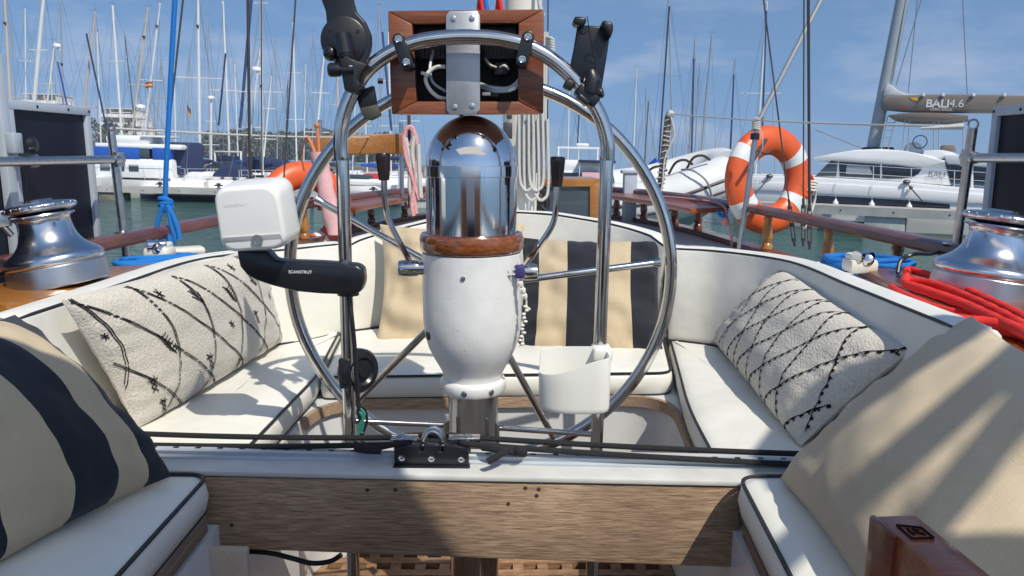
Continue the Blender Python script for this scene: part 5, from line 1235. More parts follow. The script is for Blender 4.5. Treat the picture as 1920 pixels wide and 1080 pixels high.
S('sailboat with a clean white mast leaning left above the pale hotel', 230, 280, 211, 10, 7, 4.6, 'mast_white')
S('sailboat with a dark grey mast behind the clean white one above the hotel', 257, 270, 234, 68, 30, 2.4, 'mast_dark')
S('sailboat with a warm white mast leaning right, left of the hanging blue rope', 243, 285, 278, 14, 8, 4.2, 'mast_beige', radome=(.42, 1), lights=(.83,), spread=((.55, .7),))
S('sailboat with a slim leaning mast nearest the hanging blue rope', 268, 280, 300, 6, 12, 3.8, 'mast_white', lights=(.87,), spread=((.56, .8),))
S('sailboat with a low white mast below the small red and yellow flag', 271, 285, 279, 178, 14, 4.2, 'mast_white')
S('sailboat with a short pale mast behind the hanging blue rope', 290, 280, 303, 115, 18, 3.2, 'mast_grey', radome=(.38, 1))
S('white sailboat with a tall straight mast and near white spreaders, right of the blue rope', 375, 310, 371, -20, 4.4, 5.2, 'mast_white', cover='navy_canvas', hd=.15, lights=(.81,), spread=((.54, 1.45),), bimini='navy_canvas', L_=11)
S('sailboat with a thin grey mast right of the tall straight one', 393, 280, 389, 30, 26, 2.3, 'mast_grey', spread=((.68, .5),))
S('sailboat with a small radome on a stub mast in front of the far trees', 396, 290, 396, 180, 20, 4, 'mast_white', radome=(.98, 0), stays=False)
S('sailboat with a pale mast and a slim dark blue furled sail', 430, 285, 418, 2, 12, 4, 'mast_white', furl=(410, 235, 423, 100, 3.4), spread=((.50, 1.1),))
S('sailboat with a thick navy furled sail left of the dark shroud', 466, 290, 489, 78, 8.5, 3.6, 'mast_white', furl=(450, 240, 473, -20, 5.5), cover='mast_blue', bimini='navy_canvas')
S('sailboat with a white radome on a straight grey mast by the dark shroud', 492, 320, 489, -20, 4.6, 4.6, 'mast_white', radome=(.59, -1), lights=(.5,), spread=((.47, 1.4), (.93, .5)), bimini='navy_canvas', L_=10.5)
S('sailboat with a short white mast leaning right in front of the far trees', 495, 290, 509, 142, 15, 3.2, 'mast_white', cover='taupe')
S('sailboat with a tall thin mast right behind the slanting dark wire', 556, 290, 549, 42, 16, 3.2, 'mast_white')
S('sailboat with a grey mast left of the black tablet mount', 586, 290, 587, 62, 26, 2.2, 'mast_grey', spread=((.55, .6),))
S('sailboat with a white mast leaning right under the black tablet mount', 590, 300, 608, 95, 7, 4.2, 'mast_white', cover='bright_blue', bimini='navy_canvas')
S('sailboat with a pale beige mast at the left leg of the steel hoop', 634, 290, 633, 130, 13, 4, 'mast_beige')
S('sailboat with a fine mast showing between the tablet mount and the wooden box', 716, 290, 710, 12, 12, 3.0, 'mast_grey')
S('sailboat with a blue furled sail just left of the wooden box', 733, 300, 728, 60, 9, 3, 'mast_white', furl=(734, 245, 717, 60, 4.2), cover='mast_blue')
S('sailboat with a white mast behind the hood left edge', 768, 300, 772, 40, 16, 3, 'mast_white')
S('sailboat with short pale mast inside the lower left of the wheel', 688, 300, 684, 190, 20, 2.6, 'mast_white')
S('sailboat with a faint mast between the far left beige mast and the stout white one', 36, 280, 20, 44, 34, 2.2, 'mast_grey')
S('sailboat with a faint pale mast low between two left hand masts', 100, 285, 96, 140, 36, 2.2, 'mast_white')
S('sailboat with a faint mast just right of the leaning mast over the solar panel', 190, 285, 182, 60, 32, 2.4, 'mast_white')
S('sailboat with a fine grey mast between the hotel masts', 246, 285, 262, 100, 38, 2.2, 'mast_grey')
S('sailboat with a faint mast right behind the hanging blue rope', 330, 285, 326, 120, 34, 2.2, 'mast_white')
S('sailboat with a faint mast left of the tall straight white one', 352, 285, 355, 96, 36, 2.2, 'mast_grey')
S('sailboat with a faint mast between the two radomes', 446, 285, 440, 120, 36, 2.2, 'mast_white')
S('sailboat with a faint mast right of the radome by the dark shroud', 520, 285, 516, 70, 38, 2.2, 'mast_grey')
S('sailboat with a faint low mast left of the slanting dark wire', 535, 285, 540, 150, 34, 2.2, 'mast_dark')
S('sailboat with a faint mast right of the slanting dark wire', 570, 285, 573, 120, 40, 2.2, 'mast_white')
S('sailboat with a faint mast inside the upper left of the wheel', 662, 290, 668, 150, 36, 2.2, 'mast_white')
S('sailboat with a faint mast left of the compass hood', 742, 290, 740, 170, 38, 2.2, 'mast_grey')
# right-hand fleet
S('sailboat with a grey mast and wide spreader left of the wrapped pole', 1262, 320, 1254, -20, 20, 3.0, 'mast_grey', base='B', spread=((.58, 1.0),), furl=(1234, 318, 1255, 12, 3))
S('sailboat with a fine leaning mast right of the wrapped pole', 1290, 330, 1303, 76, 30, 3, 'mast_grey', base='B', cover='mast_blue', furl=(1296, 318, 1301, 110, 3.2))
S('sailboat with the shortest mast of the trio above the dinghy', 1301, 330, 1312, 122, 42, 2.6, 'mast_grey', base='B')
S('sailboat with a tall grey mast leaning right, third above the dinghy', 1311, 330, 1335, 64, 30, 3.4, 'mast_grey', base='B', spread=((.62, .6),))
S('sailboat with a lone slim mast left of the orange lifebuoy', 1366, 330, 1378, 115, 34, 2.8, 'mast_grey', base='B', furl=(1369, 300, 1376, 140, 3), cover='mast_blue')
S('sailboat with a pale mast rising out of the orange lifebuoy', 1416, 330, 1438, 2, 22, 3.6, 'mast_white', base='B', spread=((.52, 1.4),), furl=(1429, 260, 1437, 20, 3.2), cover='mast_blue')
S('sailboat with a fine white mast just right of the hoop', 1186, 325, 1194, 128, 34, 2.6, 'mast_white', base='B')
S('sailboat with a hair thin mast second right of the hoop', 1212, 325, 1211, 168, 50, 2.2, 'mast_grey', base='B')
S('sailboat with a hair thin mast third right of the hoop', 1207, 325, 1216, 190, 44, 2.2, 'mast_dark', base='B')
S('sailboat with a dark mast rising between the hoop and phone holder', 1084, 320, 1087, 180, 30, 2.6, 'mast_white', base='B', furl=(1083, 275, 1087, 190, 3), cover='mast_blue')
S('sailboat with a slim white mast right of the halyard coils', 1064, 320, 1068, 150, 26, 2.8, 'mast_white', base='B')

# more boats nearer the left dock
def motorboat(label, px, off, L_, B, H1, parts_, hd, hull='boat_white', base='A', zd=-1.5, group='motor boats moored in the marina'):
    a, b = (dA0, dA1) if base == 'A' else (dB0, dB1)
    q = plane_pt(px, 352, a, b, off); o = V((q.x, q.y, 0)); h = V((math.sin(hd), math.cos(hd), 0))
    t = thing('motor_boat', label, 'motor boat', V((o.x, o.y, ZW)), group, yacht=False)
    g = G(); loft_hull(g, o, h, L_, B, zd, ZW, sheer=.5); part('hull', g, hull, t)
    for nm, m, bx in parts_:
        g = G()
        for c, sz, bev in bx: bxo(g, o, h, c, sz, bev)
        part(nm, g, m, t)
    return t
# trawler yacht with blue window covers
hdT = math.atan2(dA.x, dA.y) + math.pi
q = plane_pt(262, 330, dA0, dA1, 4.6)
motorboat('white trawler yacht with royal blue window covers behind the left dock', 262, 5.0, 8.2, 3.0, 0, [
    ('cabin', 'boat_white', [((0, -.2, -.75), (2.6, 5.0, 1.2), .12), ((0, -.6, .62), (2.5, 5.4, .32), .12), ((0, .1, 1.02), (2.2, 2.8, .55), .18), ((-.3, -1.6, 1.25), (1.9, 1.7, .12), .04)]),
    ('blue_cover', 'bright_blue', [((0, .75, .18), (2.62, 2.9, .72), .03), ((0, -2.05, .18), (2.6, 1.1, .72), .03)]),
    ('window', 'glass_mid', [((s_ * 1.305, y_, -.75), (.03, .62, .42), .01) for s_ in (-1, 1) for y_ in (1.5, .6, -.3)] + [((s_ * 1.26, -.95, .2), (.03, .7, .6), .01) for s_ in (-1, 1)]),
    ('rail', 'mast_white', [((s_ * 1.4, y_, -1.0), (.03, .03, .9), .005) for s_ in (-1, 1) for y_ in (2.9, 2.0, 1.0, -1, -2, -3)] + [((s_ * 1.4, .0, -.6), (.03, 6.6, .03), .005) for s_ in (-1, 1)])], hdT)
motorboat('small motor boat under a bright blue cover left of the trawler', 165, 6, 6, 2.4, 0, [('canvas_cover', 'bright_blue', [((0, -.2, -.55), (2.1, 4.2, 1.0), .35), ((0, .6, .1), (1.8, 2.0, .6), .25)]), ('coaming', 'boat_white', [((0, 0, -1.2), (2.2, 4.8, .4), .1)])], hdT + .1)
motorboat('boat with a tall navy blue canvas wall right of the trawler', 352, 6.2, 7, 2.7, 0, [('canvas_cover', 'navy_canvas', [((0, -.6, -.1), (2.1, 2.2, 2.1), .2)]), ('cabin', 'boat_white', [((0, 1.2, -1.0), (2.0, 2.6, .7), .2)])], hdT + 1.2)
motorboat('white cruiser with a navy cockpit tent and slanted screen behind the left dock', 425, 7.6, 9.0, 3.0, 0, [
    ('deck_house', 'boat_white', [((0, .6, -1.15), (2.3, 5.4, .5), .2)]), ('cockpit_tent', 'navy_canvas', [((0, -1.6, -.42), (2.3, 3.0, 1.15), .3)]), ('windscreen', 'glass_mid', [((0, .05, -.55), (2.1, .5, .7), .12)]),
    ('arch', 'boat_white', [((s_ * 1.2, -.2, -.3), (.1, .12, 1.5), .03) for s_ in (-1, 1)] + [((0, -.2, .45), (2.5, .14, .1), .03)])], math.pi + .45)
motorboat('white boat with a long low foredeck by the slanting dark wire', 520, 7.2, 8.5, 2.9, 0, [('deck_house', 'boat_white', [((0, -.2, -1.1), (2.1, 4.6, .5), .2)]), ('canopy', 'navy_canvas', [((0, -1.9, -.4), (2.2, 2.4, .9), .3)]), ('windscreen', 'glass_dark', [((0, .2, -.75), (1.9, .6, .5), .15)])], math.pi - .5)
motorboat('speedboat with a blue tinted screen seen left of the lever grip', 672, 3.6, 6.5, 2.3, 0, [('deck_house', 'boat_white', [((0, .2, -1.25), (1.9, 3.8, .4), .18)]), ('windscreen', 'glass_mid', [((0, .3, -.98), (1.7, 1.6, .35), .12)])], math.pi / 2 + .2)
motorboat('white boat with red cushions behind the red and white coil', 752, 4.2, 7.0, 2.5, 0, [('deck_house', 'boat_white', [((0, .2, -1.2), (2.0, 3.6, .5), .18)]), ('red_cover', 'red_canvas', [((0, -1.6, -.95), (2.0, 1.4, .45), .1)]), ('canopy', 'navy_canvas', [((0, .0, .25), (2.2, 2.2, .25), .08)])], math.pi / 2 - .1)
motorboat('white flybridge yacht seen stern on right of the halyard coils', 1080, 8, 11, 3.6, 0, [
    ('cabin', 'boat_white', [((0, .2, -.9), (3.0, 6, 1.3), .25), ((0, -.3, .05), (2.7, 4.2, .75), .25)]), ('window', 'glass_dark', [((0, -2.82, -.55), (2.2, .05, .4), .02)]), ('arch', 'boat_white', [((s_ * 1.2, -1.6, .7), (.1, .3, .9), .03) for s_ in (-1, 1)] + [((0, -1.6, 1.15), (2.6, .3, .12), .03)]), ('radome', 'boat_white', [((.25, -1.5, 1.32), (.8, .5, .25), .1)])], .05, base='B', zd=-1.2)
motorboat('small cruiser with a navy canopy and lifebuoy beside the flybridge yacht', 1117, 7.0, 7, 2.5, 0, [('cabin', 'boat_white', [((0, .4, -1.1), (2.1, 3.6, .7), .2)]), ('canopy', 'navy_canvas', [((0, -1.2, .35), (2.2, 2.2, .14), .05)]), ('canopy_pole', 'mast_white', [((s_ * 1.0, y_, -.3), (.04, .04, 1.3), .01) for s_ in (-1, 1) for y_ in (-2.1, -.3)]), ('side_panel', 'pink', [((0, -2.1, -.55), (1.7, .06, .5), .02)])], .1, base='B')
motorboat('low white boat with dark rails right of the hoop leg', 1165, 6.5, 7, 2.5, 0, [('cabin', 'boat_white', [((0, .4, -1.2), (2.0, 3.0, .5), .2)]), ('windscreen', 'glass_dark', [((0, -.9, -.95), (1.8, .5, .4), .1)])], math.pi / 2, base='B')
g = G(); q0, q1 = plane_pt(297, 342, dA0, dA1, 3.4), plane_pt(445, 346, dA0, dA1, 3.4); o = (q0 + q1) / 2
h = (q0 - q1); h.z = 0; Lh = h.length * 1.35; h.normalize()
t = thing('white_hull', 'low white hull with a navy stripe showing under the left dock edge', 'boat', V((o.x, o.y, ZW)), yacht=False)
g = G(); loft_hull(g, V((o.x, o.y, 0)) - h * -.2, h, Lh, 2.8, -1.85, ZW, tr=.9, sheer=0); part('hull', g, 'boat_white', t)
g = G(); loft_hull(g, V((o.x, o.y, 0)) - h * -.2, h, Lh * 1.005, 2.74, ZW + .28, ZW, tr=.9, sheer=0); part('boot_stripe', g, 'hull_navy', t)
# posts, bollards and service pedestals on the left dock
for px, h_, w_, lb in ((222, 1.75, .34, 'tall pale grey square post on the left dock by the stanchion'), (752, 1.6, .30, 'pale service pedestal on the dock behind the lever grip'), (640, .9, .25, 'short pale service pedestal on the dock left of the hoop leg')):
    q = plane_pt(px, 345, dA0, dA1, 1.7); g = G(); g.box((q.x, q.y, ZA + h_ / 2), (w_, w_, h_), bev=.03); g.box((q.x, q.y, ZA + h_ + .03), (w_ + .06, w_ + .06, .07), bev=.02); solo('dock_post', g, 'alu_paint', lb, 'post', yacht=False)
for px, lb in ((300, 'dark mooring bollard on the dock in front of the trawler'), (410, 'dark mooring bollard on the dock left of the dark shroud'), (441, 'taller dark cleat post on the dock left of the dark shroud'), (487, 'dark mooring bollard on the dock right of the dark shroud'), (700, 'dark mooring bollard on the dock under the amber beam')):
    q = plane_pt(px, 348, dA0, dA1, .6); g = G(); g.lathe([(.13, 0), (.12, .05), (.07, .10), (.07, .22 if px != 441 else .5), (.13, .26 if px != 441 else .54), (.12, .33 if px != 441 else .6), (.0005, .35 if px != 441 else .62)], (q.x, q.y, ZA), seg=12); g.tube([V((q.x - .25, q.y, ZA + .2)), V((q.x + .25, q.y, ZA + .2))], .04, 6); solo('bollard', g, 'wire', lb, 'bollard', 'dark bollards on the left dock', yacht=False)

# ---------------------------------------------------------------- the catamaran
OFF = 3.0
CP = lambda px, py, o=0: plane_pt(px, py, dB0, dB1, OFF + o)
cat = thing('catamaran', 'big white sailing catamaran with brown boom bag behind the right dock', 'catamaran', V((CP(1640, 390).x, CP(1640, 390).y, ZW)), yacht=False)
def cprism(name, m, pxs, o, depth, bev=0, parent=None, sharp=40):
    g = G(); g.prism([CP(x, y, o) for x, y in pxs], nB_ * depth, bev=bev); return part(name, g, m, parent or cat, sharp)
hullpx = [(1372, 329), (1450, 330), (1528, 332), (1620, 337), (1700, 342), (1785, 350), (1900, 358), (1960, 361), (1985, 395), (1985, 452), (1700, 440), (1500, 430), (1392, 424), (1380, 380)]
hull = cprism('near_hull', 'boat_white', hullpx, 0, 1.7, .10)
cprism('far_hull', 'boat_white', [(x, y - 4) for x, y in hullpx], 5.4, 1.7, .10)
cprism('bridge_deck', 'boat_white', [(1500, 331), (1785, 349), (1900, 357), (1900, 385), (1500, 375)], 1.4, 4.4, .05)
cprism('topside_step', 'boat_white', [(1374, 342), (1450, 342), (1528, 342), (1620, 348), (1700, 353), (1783, 360), (1900, 368), (1900, 383), (1783, 381), (1700, 373), (1620, 368), (1528, 363), (1450, 358), (1376, 356)], -.07, .1, .03, hull)
cprism('hull_band', 'glass_dark', [(1522, 366), (1620, 370.5), (1700, 375), (1781, 383), (1781, 397), (1700, 390), (1620, 386), (1522, 382)], -.012, .03, 0, hull)
cabin_px = [(1526, 331), (1556, 301), (1527, 300), (1527, 295), (1560, 288), (1602, 281), (1650, 279), (1692, 282), (1740, 291), (1772, 302), (1784, 348), (1740, 345), (1650, 338)]
cab = cprism('cabin', 'boat_white', cabin_px, .9, 5.2, .06)
cprism('window', 'glass_dark', [(1573, 303), (1620, 306), (1680, 310), (1729, 316), (1722, 326), (1712, 331.5), (1690, 335), (1665, 335.5), (1620, 333), (1574, 331)], .86, .06, .01, cab)
cprism('window_curtain', 'boat_grey', [(1588, 309), (1630, 312), (1636, 328), (1586, 326)], .85, .02, 0, cab)
cprism('windscreen', 'glass_mid', [(1558, 301), (1571, 303), (1568, 331), (1529, 330)], .86, .06, .01, cab)
cprism('window_post', 'boat_grey', [(1650, 308), (1654, 308), (1654, 334), (1650, 334)], .84, .03, 0, cab)
cprism('roof_brow', 'boat_white', [(1524, 295), (1562, 289), (1602, 282), (1700, 283), (1772, 301), (1772, 305), (1724, 312), (1640, 304), (1575, 300), (1528, 301)], .72, 5.5, .05, cab)
cprism('aft_opening', 'glass_dark', [(1773, 308), (1900, 318), (1900, 352), (1783, 344)], .88, .05, .01, cab)
cprism('aft_roof', 'boat_white', [(1770, 290), (1850, 291), (1960, 296), (1960, 314), (1850, 312), (1775, 306)], .7, 5.3, .06)
for x in (1820, 1872): cprism('aft_post', 'boat_white', [(x, 310), (x + 5, 310), (x + 5, 354), (x, 354)], .85, .12, .02)
cprism('helm_seat', 'boat_white', [(1692, 292), (1694, 278), (1699, 270), (1712, 266), (1724, 268), (1729, 280), (1730, 294)], 2.2, 1.3, .12)
cprism('flybridge_bench', 'boat_white', [(1730, 292), (1732, 282), (1765, 281), (1782, 284), (1800, 292), (1800, 300), (1730, 296)], 1.2, 3.2, .08)
cprism('flybridge_table', 'taupe', [(1762, 276), (1768, 272), (1790, 272), (1793, 283), (1764, 284)], 2.6, .8, .05)
g = G(); c = CP(1725, 266, 2.1); g.tube([c + dB * (.30 * math.cos(a)) + V((0, 0, .30 * math.sin(a))) for a in [R(20 * k) for k in range(18)]], .025, 6, closed=True); part('helm_wheel', g, 'wire', cat)
cprism('bimini', 'taupe', [(1662, 216), (1690, 212), (1730, 211), (1775, 212), (1815, 216), (1815, 219), (1775, 225), (1700, 224), (1668, 219)], 1.2, 3.6, .03)
for x0, y0, x1, y1 in ((1692, 288, 1697, 224), (1701, 286, 1706, 224), (1751, 290, 1751, 224), (1760, 290, 1760, 224), (1806, 295, 1806, 220)):
    for o_ in (1.3, 4.5): g = G(); g.tube([CP(x0, y0, o_), CP(x1, y1, o_)], .028, 6); part('bimini_pole', g, 'mast_grey', cat)
g = G()
for x0, y0, x1, y1 in ((1652, 285, 1664, 219), (1664, 285, 1680, 221)): g.tube([CP(x0, y0, 1.3), CP(x1, y1, 1.3)], .028, 6)
for k in range(4): g.tube([CP(1655 + k * 2.6, 272 - k * 14, 1.3), CP(1668 + k * 3, 272 - k * 14, 1.3)], .02, 5)
part('ladder', g, 'mast_grey', cat)
m0c, m1c = CP(1636, 281, 3.2), CP(1706, -70, 3.2)
g = G(); g.tube([m0c, m0c.lerp(m1c, .5), m1c], .26, 14, sq=1.2); part('mast', g, 'mast_grey', cat)
g = G()
for k in range(7): g.ball(CP(1622 + k * 8, 279, 2.8), .13, 8, sc=(1.4, 1, .7))
part('winch_row', g, 'wire', cat)
boom = cprism('boom_bag', 'taupe', [(1654, 181), (1690, 178), (1740, 176.5), (1800, 176), (1870, 177), (1960, 180), (2010, 182), (2010, 210), (1930, 211), (1850, 210.5), (1780, 210), (1700, 209), (1656, 205), (1652, 195)], 2.6, .9, .12)
g = G(); q = CP(1735, 200.5, 2.6); text_geo(g, 'BALI', q, CP(1835, 202.3, 2.6) - q, (0, 0, 1), .50, lift=.015, bold=.03); q = CP(1779, 200.7, 2.6); text_geo(g, '4.6', q, CP(1875, 202.3, 2.6) - q, (0, 0, 1), .50, lift=.015); q = CP(1744, 207, 2.6); text_geo(g, 'OPEN SPACE', q, CP(1844, 209, 2.6) - q, (0, 0, 1), .16, lift=.015); part('lettering', g, 'text_white', boom)
for col_, pts in (('yellow', [(1706, 183), (1722, 183), (1722, 190), (1712, 188)]), ('tree', [(1712, 201), (1722, 192), (1722, 202)]), ('red_canvas', [(1688, 202), (1692, 198), (1698, 198), (1697, 203)])): 
    g = G(); g.prism([CP(x, y, 2.585) for x, y in pts], nB_ * .03); part('logo_patch', g, col_, boom)
cprism('stowed_sail', 'sail_grey', [(1656, 181), (1658, 166), (1664, 157), (1672, 160), (1684, 170), (1700, 176), (1730, 177.5), (1700, 180)], 2.75, .6, .08)
g = G()
for x in (1731, 1768, 1825, 1883): g.box(CP(x, 178, 2.55), (.14, .1, .14), bev=.02)
part('bag_toggle', g, 'sail_grey', boom)
g = G(); q = CP(1739, 331.5, .84); text_geo(g, 'BALI', q, CP(1839, 337.5, .84) - q, (0, 0, 1), .36, lift=.012); q = CP(1741, 334.5, .84); text_geo(g, 'CATAMARANS', q, CP(1841, 340.5, .84) - q, (0, 0, 1), .085, lift=.012); part('hull_lettering', g, 'text_grey', cab)
g = G(); q = CP(1411, 343.5, -.075); text_geo(g, '7Z 2971', q, CP(1511, 344.3, -.075) - q, (0, 0, 1), .20, lift=.02); part('registration', g, 'text_grey', hull)
g = G()
st = [(1571, 308, 332), (1638, 311, 338), (1652, 307, 335), (1709, 315, 338), (1767, 318, 346), (1790, 320, 350)]
for x, y0, y1 in st: g.tube([CP(x, y0, .15), CP(x - 1, y1 + 2, .15)], .018, 5)
for dy in (0, 16):
    g.tube([CP(1534, 307 + dy, .15), CP(1571, 307 + dy, .15), CP(1638, 311.5 + dy, .15), CP(1709, 316 + dy, .15), CP(1767, 318.5 + dy, .15), CP(1900, 327 + dy, .15)], .013, 5)
part('guard_rail', g, 'mast_white', cat)
g = G()
for pts in ([(1650, 0), (1640, 250)], ):
    pass
for a, b in (((1722, -20), (1703, 174)), ((1733, -20), (1680, 160)), ((1702, -20), (1672, 155)), ((1528, 243), (1620, 280))): g.tube([CP(*a, 3.0), CP(*b, 3.0)], .022, 5)
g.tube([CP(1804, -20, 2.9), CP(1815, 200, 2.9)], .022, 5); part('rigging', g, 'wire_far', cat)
for x, y in ((1566, 384), (1634, 387), (1704, 391)):
    t = thing('fender', 'white fender hanging on the catamaran side, %s' % {1566: 'below the windscreen', 1634: 'below the middle of the window', 1704: 'below the mooring line'}[x], 'fender', CP(x, y + 3, -.25), 'fenders of the catamaran', yacht=False)
    c = CP(x, y, -.22); g = G(); g.lathe([(.0005, -.36), (.07, -.34), (.13, -.22), (.14, 0), (.12, .14), (.05, .22), (.03, .28), (.0005, .29)], c, seg=14); part('body', g, 'boat_white', t)
    g = G(); g.tube([c + V((0, 0, .27)), CP(x + 1, y - 42, -.1)], .012, 5); part('line', g, 'rope_white', t)
t = thing('mooring_line', 'dark mooring line slanting from the catamaran deck to the right dock', 'rope', CP(1730, 392, -1), yacht=False)
g = G(); g.tube([CP(1699, 341, -.1), CP(1708, 353, -.25), CP(1730, 378, -1.4)], .03, 6); g.ball(CP(1700, 341, -.05), .14, 8, sc=(1.3, 1, .7)); g.ball(CP(1708, 352, -.2), .09, 8); part('line', g, 'wire', t)
t = thing('mooring_line', 'dark mooring line seen through the hole of the orange lifebuoy', 'rope', CP(1410, 372, -1), yacht=False)
g = G(); g.tube([CP(1441, 331, -.1), CP(1435, 342, -.2), CP(1405, 374, -1.4)], .03, 6); g.ball(CP(1443, 330, -.05), .14, 8, sc=(1.3, 1, .7)); part('line', g, 'wire', t)

# ---------------------------------------------------------------- far shore
YF = 260
g = G(); rnd2 = random.Random(3)
z0 = ZW
g.prism([(-420, 250, z0 - 1), (20, 262, z0 - 1), (60, 300, z0 - 1), (-420, 420, z0 - 1)], (0, 0, 2.6), bev=.6); struct('shore', g, 'shore')
g = G()
for k in range(140):
    px = rnd2.uniform(370, 765); top = 245 + 4 * math.sin(px * .05) + rnd2.uniform(-3, 8) + max(0, (px - 560) * .05)
    if rnd2.random() < .25: px = rnd2.uniform(-60, 240); top = 220 + rnd2.uniform(-4, 16)
    Yk_ = rnd2.uniform(262, 290); tp = W(px, top, Yk_); zb2 = ZW + 1.2; hgt = tp.z - zb2; rad = rnd2.uniform(2.2, 4.2)
    for j in range(170):
        u_ = rnd2.random(); zz2 = zb2 + hgt * (.15 + .85 * u_); rr_ = rad * math.sqrt(max(.05, 1 - (2 * u_ - 1) ** 2)) * rnd2.uniform(.5, 1.05); an = rnd2.uniform(0, 6.28)
        c = V((tp.x + rr_ * math.cos(an), Yk_ + rr_ * math.sin(an), zz2)); s_ = rnd2.uniform(.25, .55)
        a1 = V((rnd2.uniform(-1, 1), rnd2.uniform(-1, 1), rnd2.uniform(-.6, .6))).normalized() * s_; a2 = a1.cross(V((rnd2.uniform(-1, 1), rnd2.uniform(-1, 1), rnd2.uniform(-1, 1)))).normalized() * s_
        g.add([c - a1 - a2, c + a1 - a2 * .8, c + a1 * .9 + a2, c - a1 + a2 * .9], [[0, 1, 2, 3]])
struct('far_wood', g, 'tree', kind='stuff')
def hotel(label, xs, Y, floors, shrink, ytop, ybase):
    z1 = W(xs[0], ytop, Y).z; z0 = ZW + 1; fh = (z1 - z0) / floors
    xa, xb = W(xs[0], 260, Y).x, W(xs[1], 260, Y).x
    t = thing('hotel', label, 'hotel', V(((xa + xb) / 2, Y, z0)), yacht=False)
    gs, gw, gb, gr = G(), G(), G(), G()
    for k in range(floors):
        l_, r_ = xa, xb - shrink * k * (xb - xa); z = z0 + fh * k; st = k * 1.2
        gw.box(((l_ + r_) / 2, Y + 8 + st, z + fh / 2), (r_ - l_ - .6, 8, fh))
        gs.box(((l_ + r_) / 2, Y + 5 + st, z + fh - .16), (r_ - l_, 12, .35)); gb.box(((l_ + r_) / 2, Y - .9 + st, z + .55), (r_ - l_, .2, 1.05))
        n2 = max(2, int((r_ - l_) / 4))
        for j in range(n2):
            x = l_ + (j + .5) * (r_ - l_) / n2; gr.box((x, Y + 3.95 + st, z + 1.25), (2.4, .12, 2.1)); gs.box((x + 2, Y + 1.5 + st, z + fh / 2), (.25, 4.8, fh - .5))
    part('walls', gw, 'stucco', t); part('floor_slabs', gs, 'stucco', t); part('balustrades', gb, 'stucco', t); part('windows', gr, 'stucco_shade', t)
hotel('pale stepped hotel with balconies behind the clean white mast', (176, 292), 300, 6, .09, 200, 250)
hotel('pale hotel roofline peeping above the left solar panel', (28, 132), 320, 7, .06, 172, 250)
g = G()
for k in range(60):
    px = 1120 + k * 8; q = W(px, 320, 330); g.box((q.x, 330 + rnd2.uniform(-1, 1), ZW + .3), (2.6, 3, rnd2.uniform(1.6, 3.2)), rot=Matrix.Rotation(rnd2.uniform(0, 3), 3, 'Z') @ Matrix.Rotation(rnd2.uniform(-.3, .3), 3, 'X'), bev=.3)
solo('breakwater', g, 'rock', 'long low rock breakwater on the horizon at the right', 'breakwater', yacht=False)
# flags
def flag(label, px, py, off, cols, w, h, ang):
    c = plane_pt(px, py, dA0, dA1, off); t = thing('flag', label, 'flag', c, yacht=False); n2 = len(cols)
    for i, m in enumerate(cols):
        g = G(); 
        vs = []; 
        for k in range(9):
            x = k / 8 * w
            for z in (h / 2 - h * i / n2, h / 2 - h * (i + 1) / n2): vs.append(c + V((x * math.cos(ang), .08 * math.sin(k * 1.2), z + x * math.sin(ang))))
        g.add(vs, [[2 * k, 2 * k + 1, 2 * k + 3, 2 * k + 2] for k in range(8)]); part('stripe', g, m, t)
    g = G(); g.tube([c + V((0, 0, h)), c + V((0, 0, -h * 2.2))], .02, 5); part('halyard', g, 'wire_far', t)
flag('small red and yellow flag flying left of the hanging blue rope', 272, 160, 9, ['red_canvas', 'yellow', 'red_canvas'], .55, .40, .15)
flag('drooping black red and yellow flag right of the hanging blue rope', 351, 203, 12, ['mast_dark', 'red_canvas', 'yellow'], .5, .55, -1.0)
HAZE = .0008
# ================================================================ UNSEEN SHADE CASTER, ADDED TO SHADOW THE NEAR COCKPIT
SUN = V((math.sin(R(35)) * math.cos(R(52)), -math.cos(R(35)) * math.cos(R(52)), math.sin(R(52))))      # towards the sun (yacht frame)
def up(p, z): return p + SUN * ((z - p.z) / SUN.z)
caster = thing('shade_caster', 'unseen canvas sheet added above the camera to shade the near cockpit', 'shade_caster', (0, -.5, 1.3))
def flat_prism(l, z, th): g = G(); g.prism([(x, y, z) for x, y in l], (0, 0, th)); return g
def sheet(l, z): g = G(); g.add([(x, y, z) for x, y in l], [list(range(len(l)))]); return g
part('canvas', sheet([(-1.5, .27), (-.3, .345), (.64, .40), (.655, .285), (.857, .16), (1.15, .03), (1.30, -.16), (1.7, -.22), (2.0, -.1), (2.0, -1.0), (-1.5, -1.0)], 1.3), 'canvas', caster)  # added sheet, outline shaped by the shadow edges it has to cast
part('shade_strip', flat_prism([(1.265, -.10), (1.315, -.14), (1.78, .365), (1.74, .41)], 1.302, .004), 'canvas', caster)  # added strips, laid to cast the shadow bands on the big pillow
part('shade_strip', flat_prism([(1.355, -.17), (1.40, -.21), (1.72, .26), (1.68, .30)], 1.302, .004), 'canvas', caster)
part('shade_flap', flat_prism([(1.39, .165), (1.60, .34), (1.80, .55), (1.60, .66), (1.42, .36)], 1.302, .004), 'canvas', caster)  # added flap, shaped to shade the upper part of the big pillow
for x, y in ((-1.45, -.95), (1.9, -.95)):
    g = G(); g.tube([(x, y, -.6), (x, y, 1.3)], .016, 10); part('pole', g, 'steel_dull', caster)
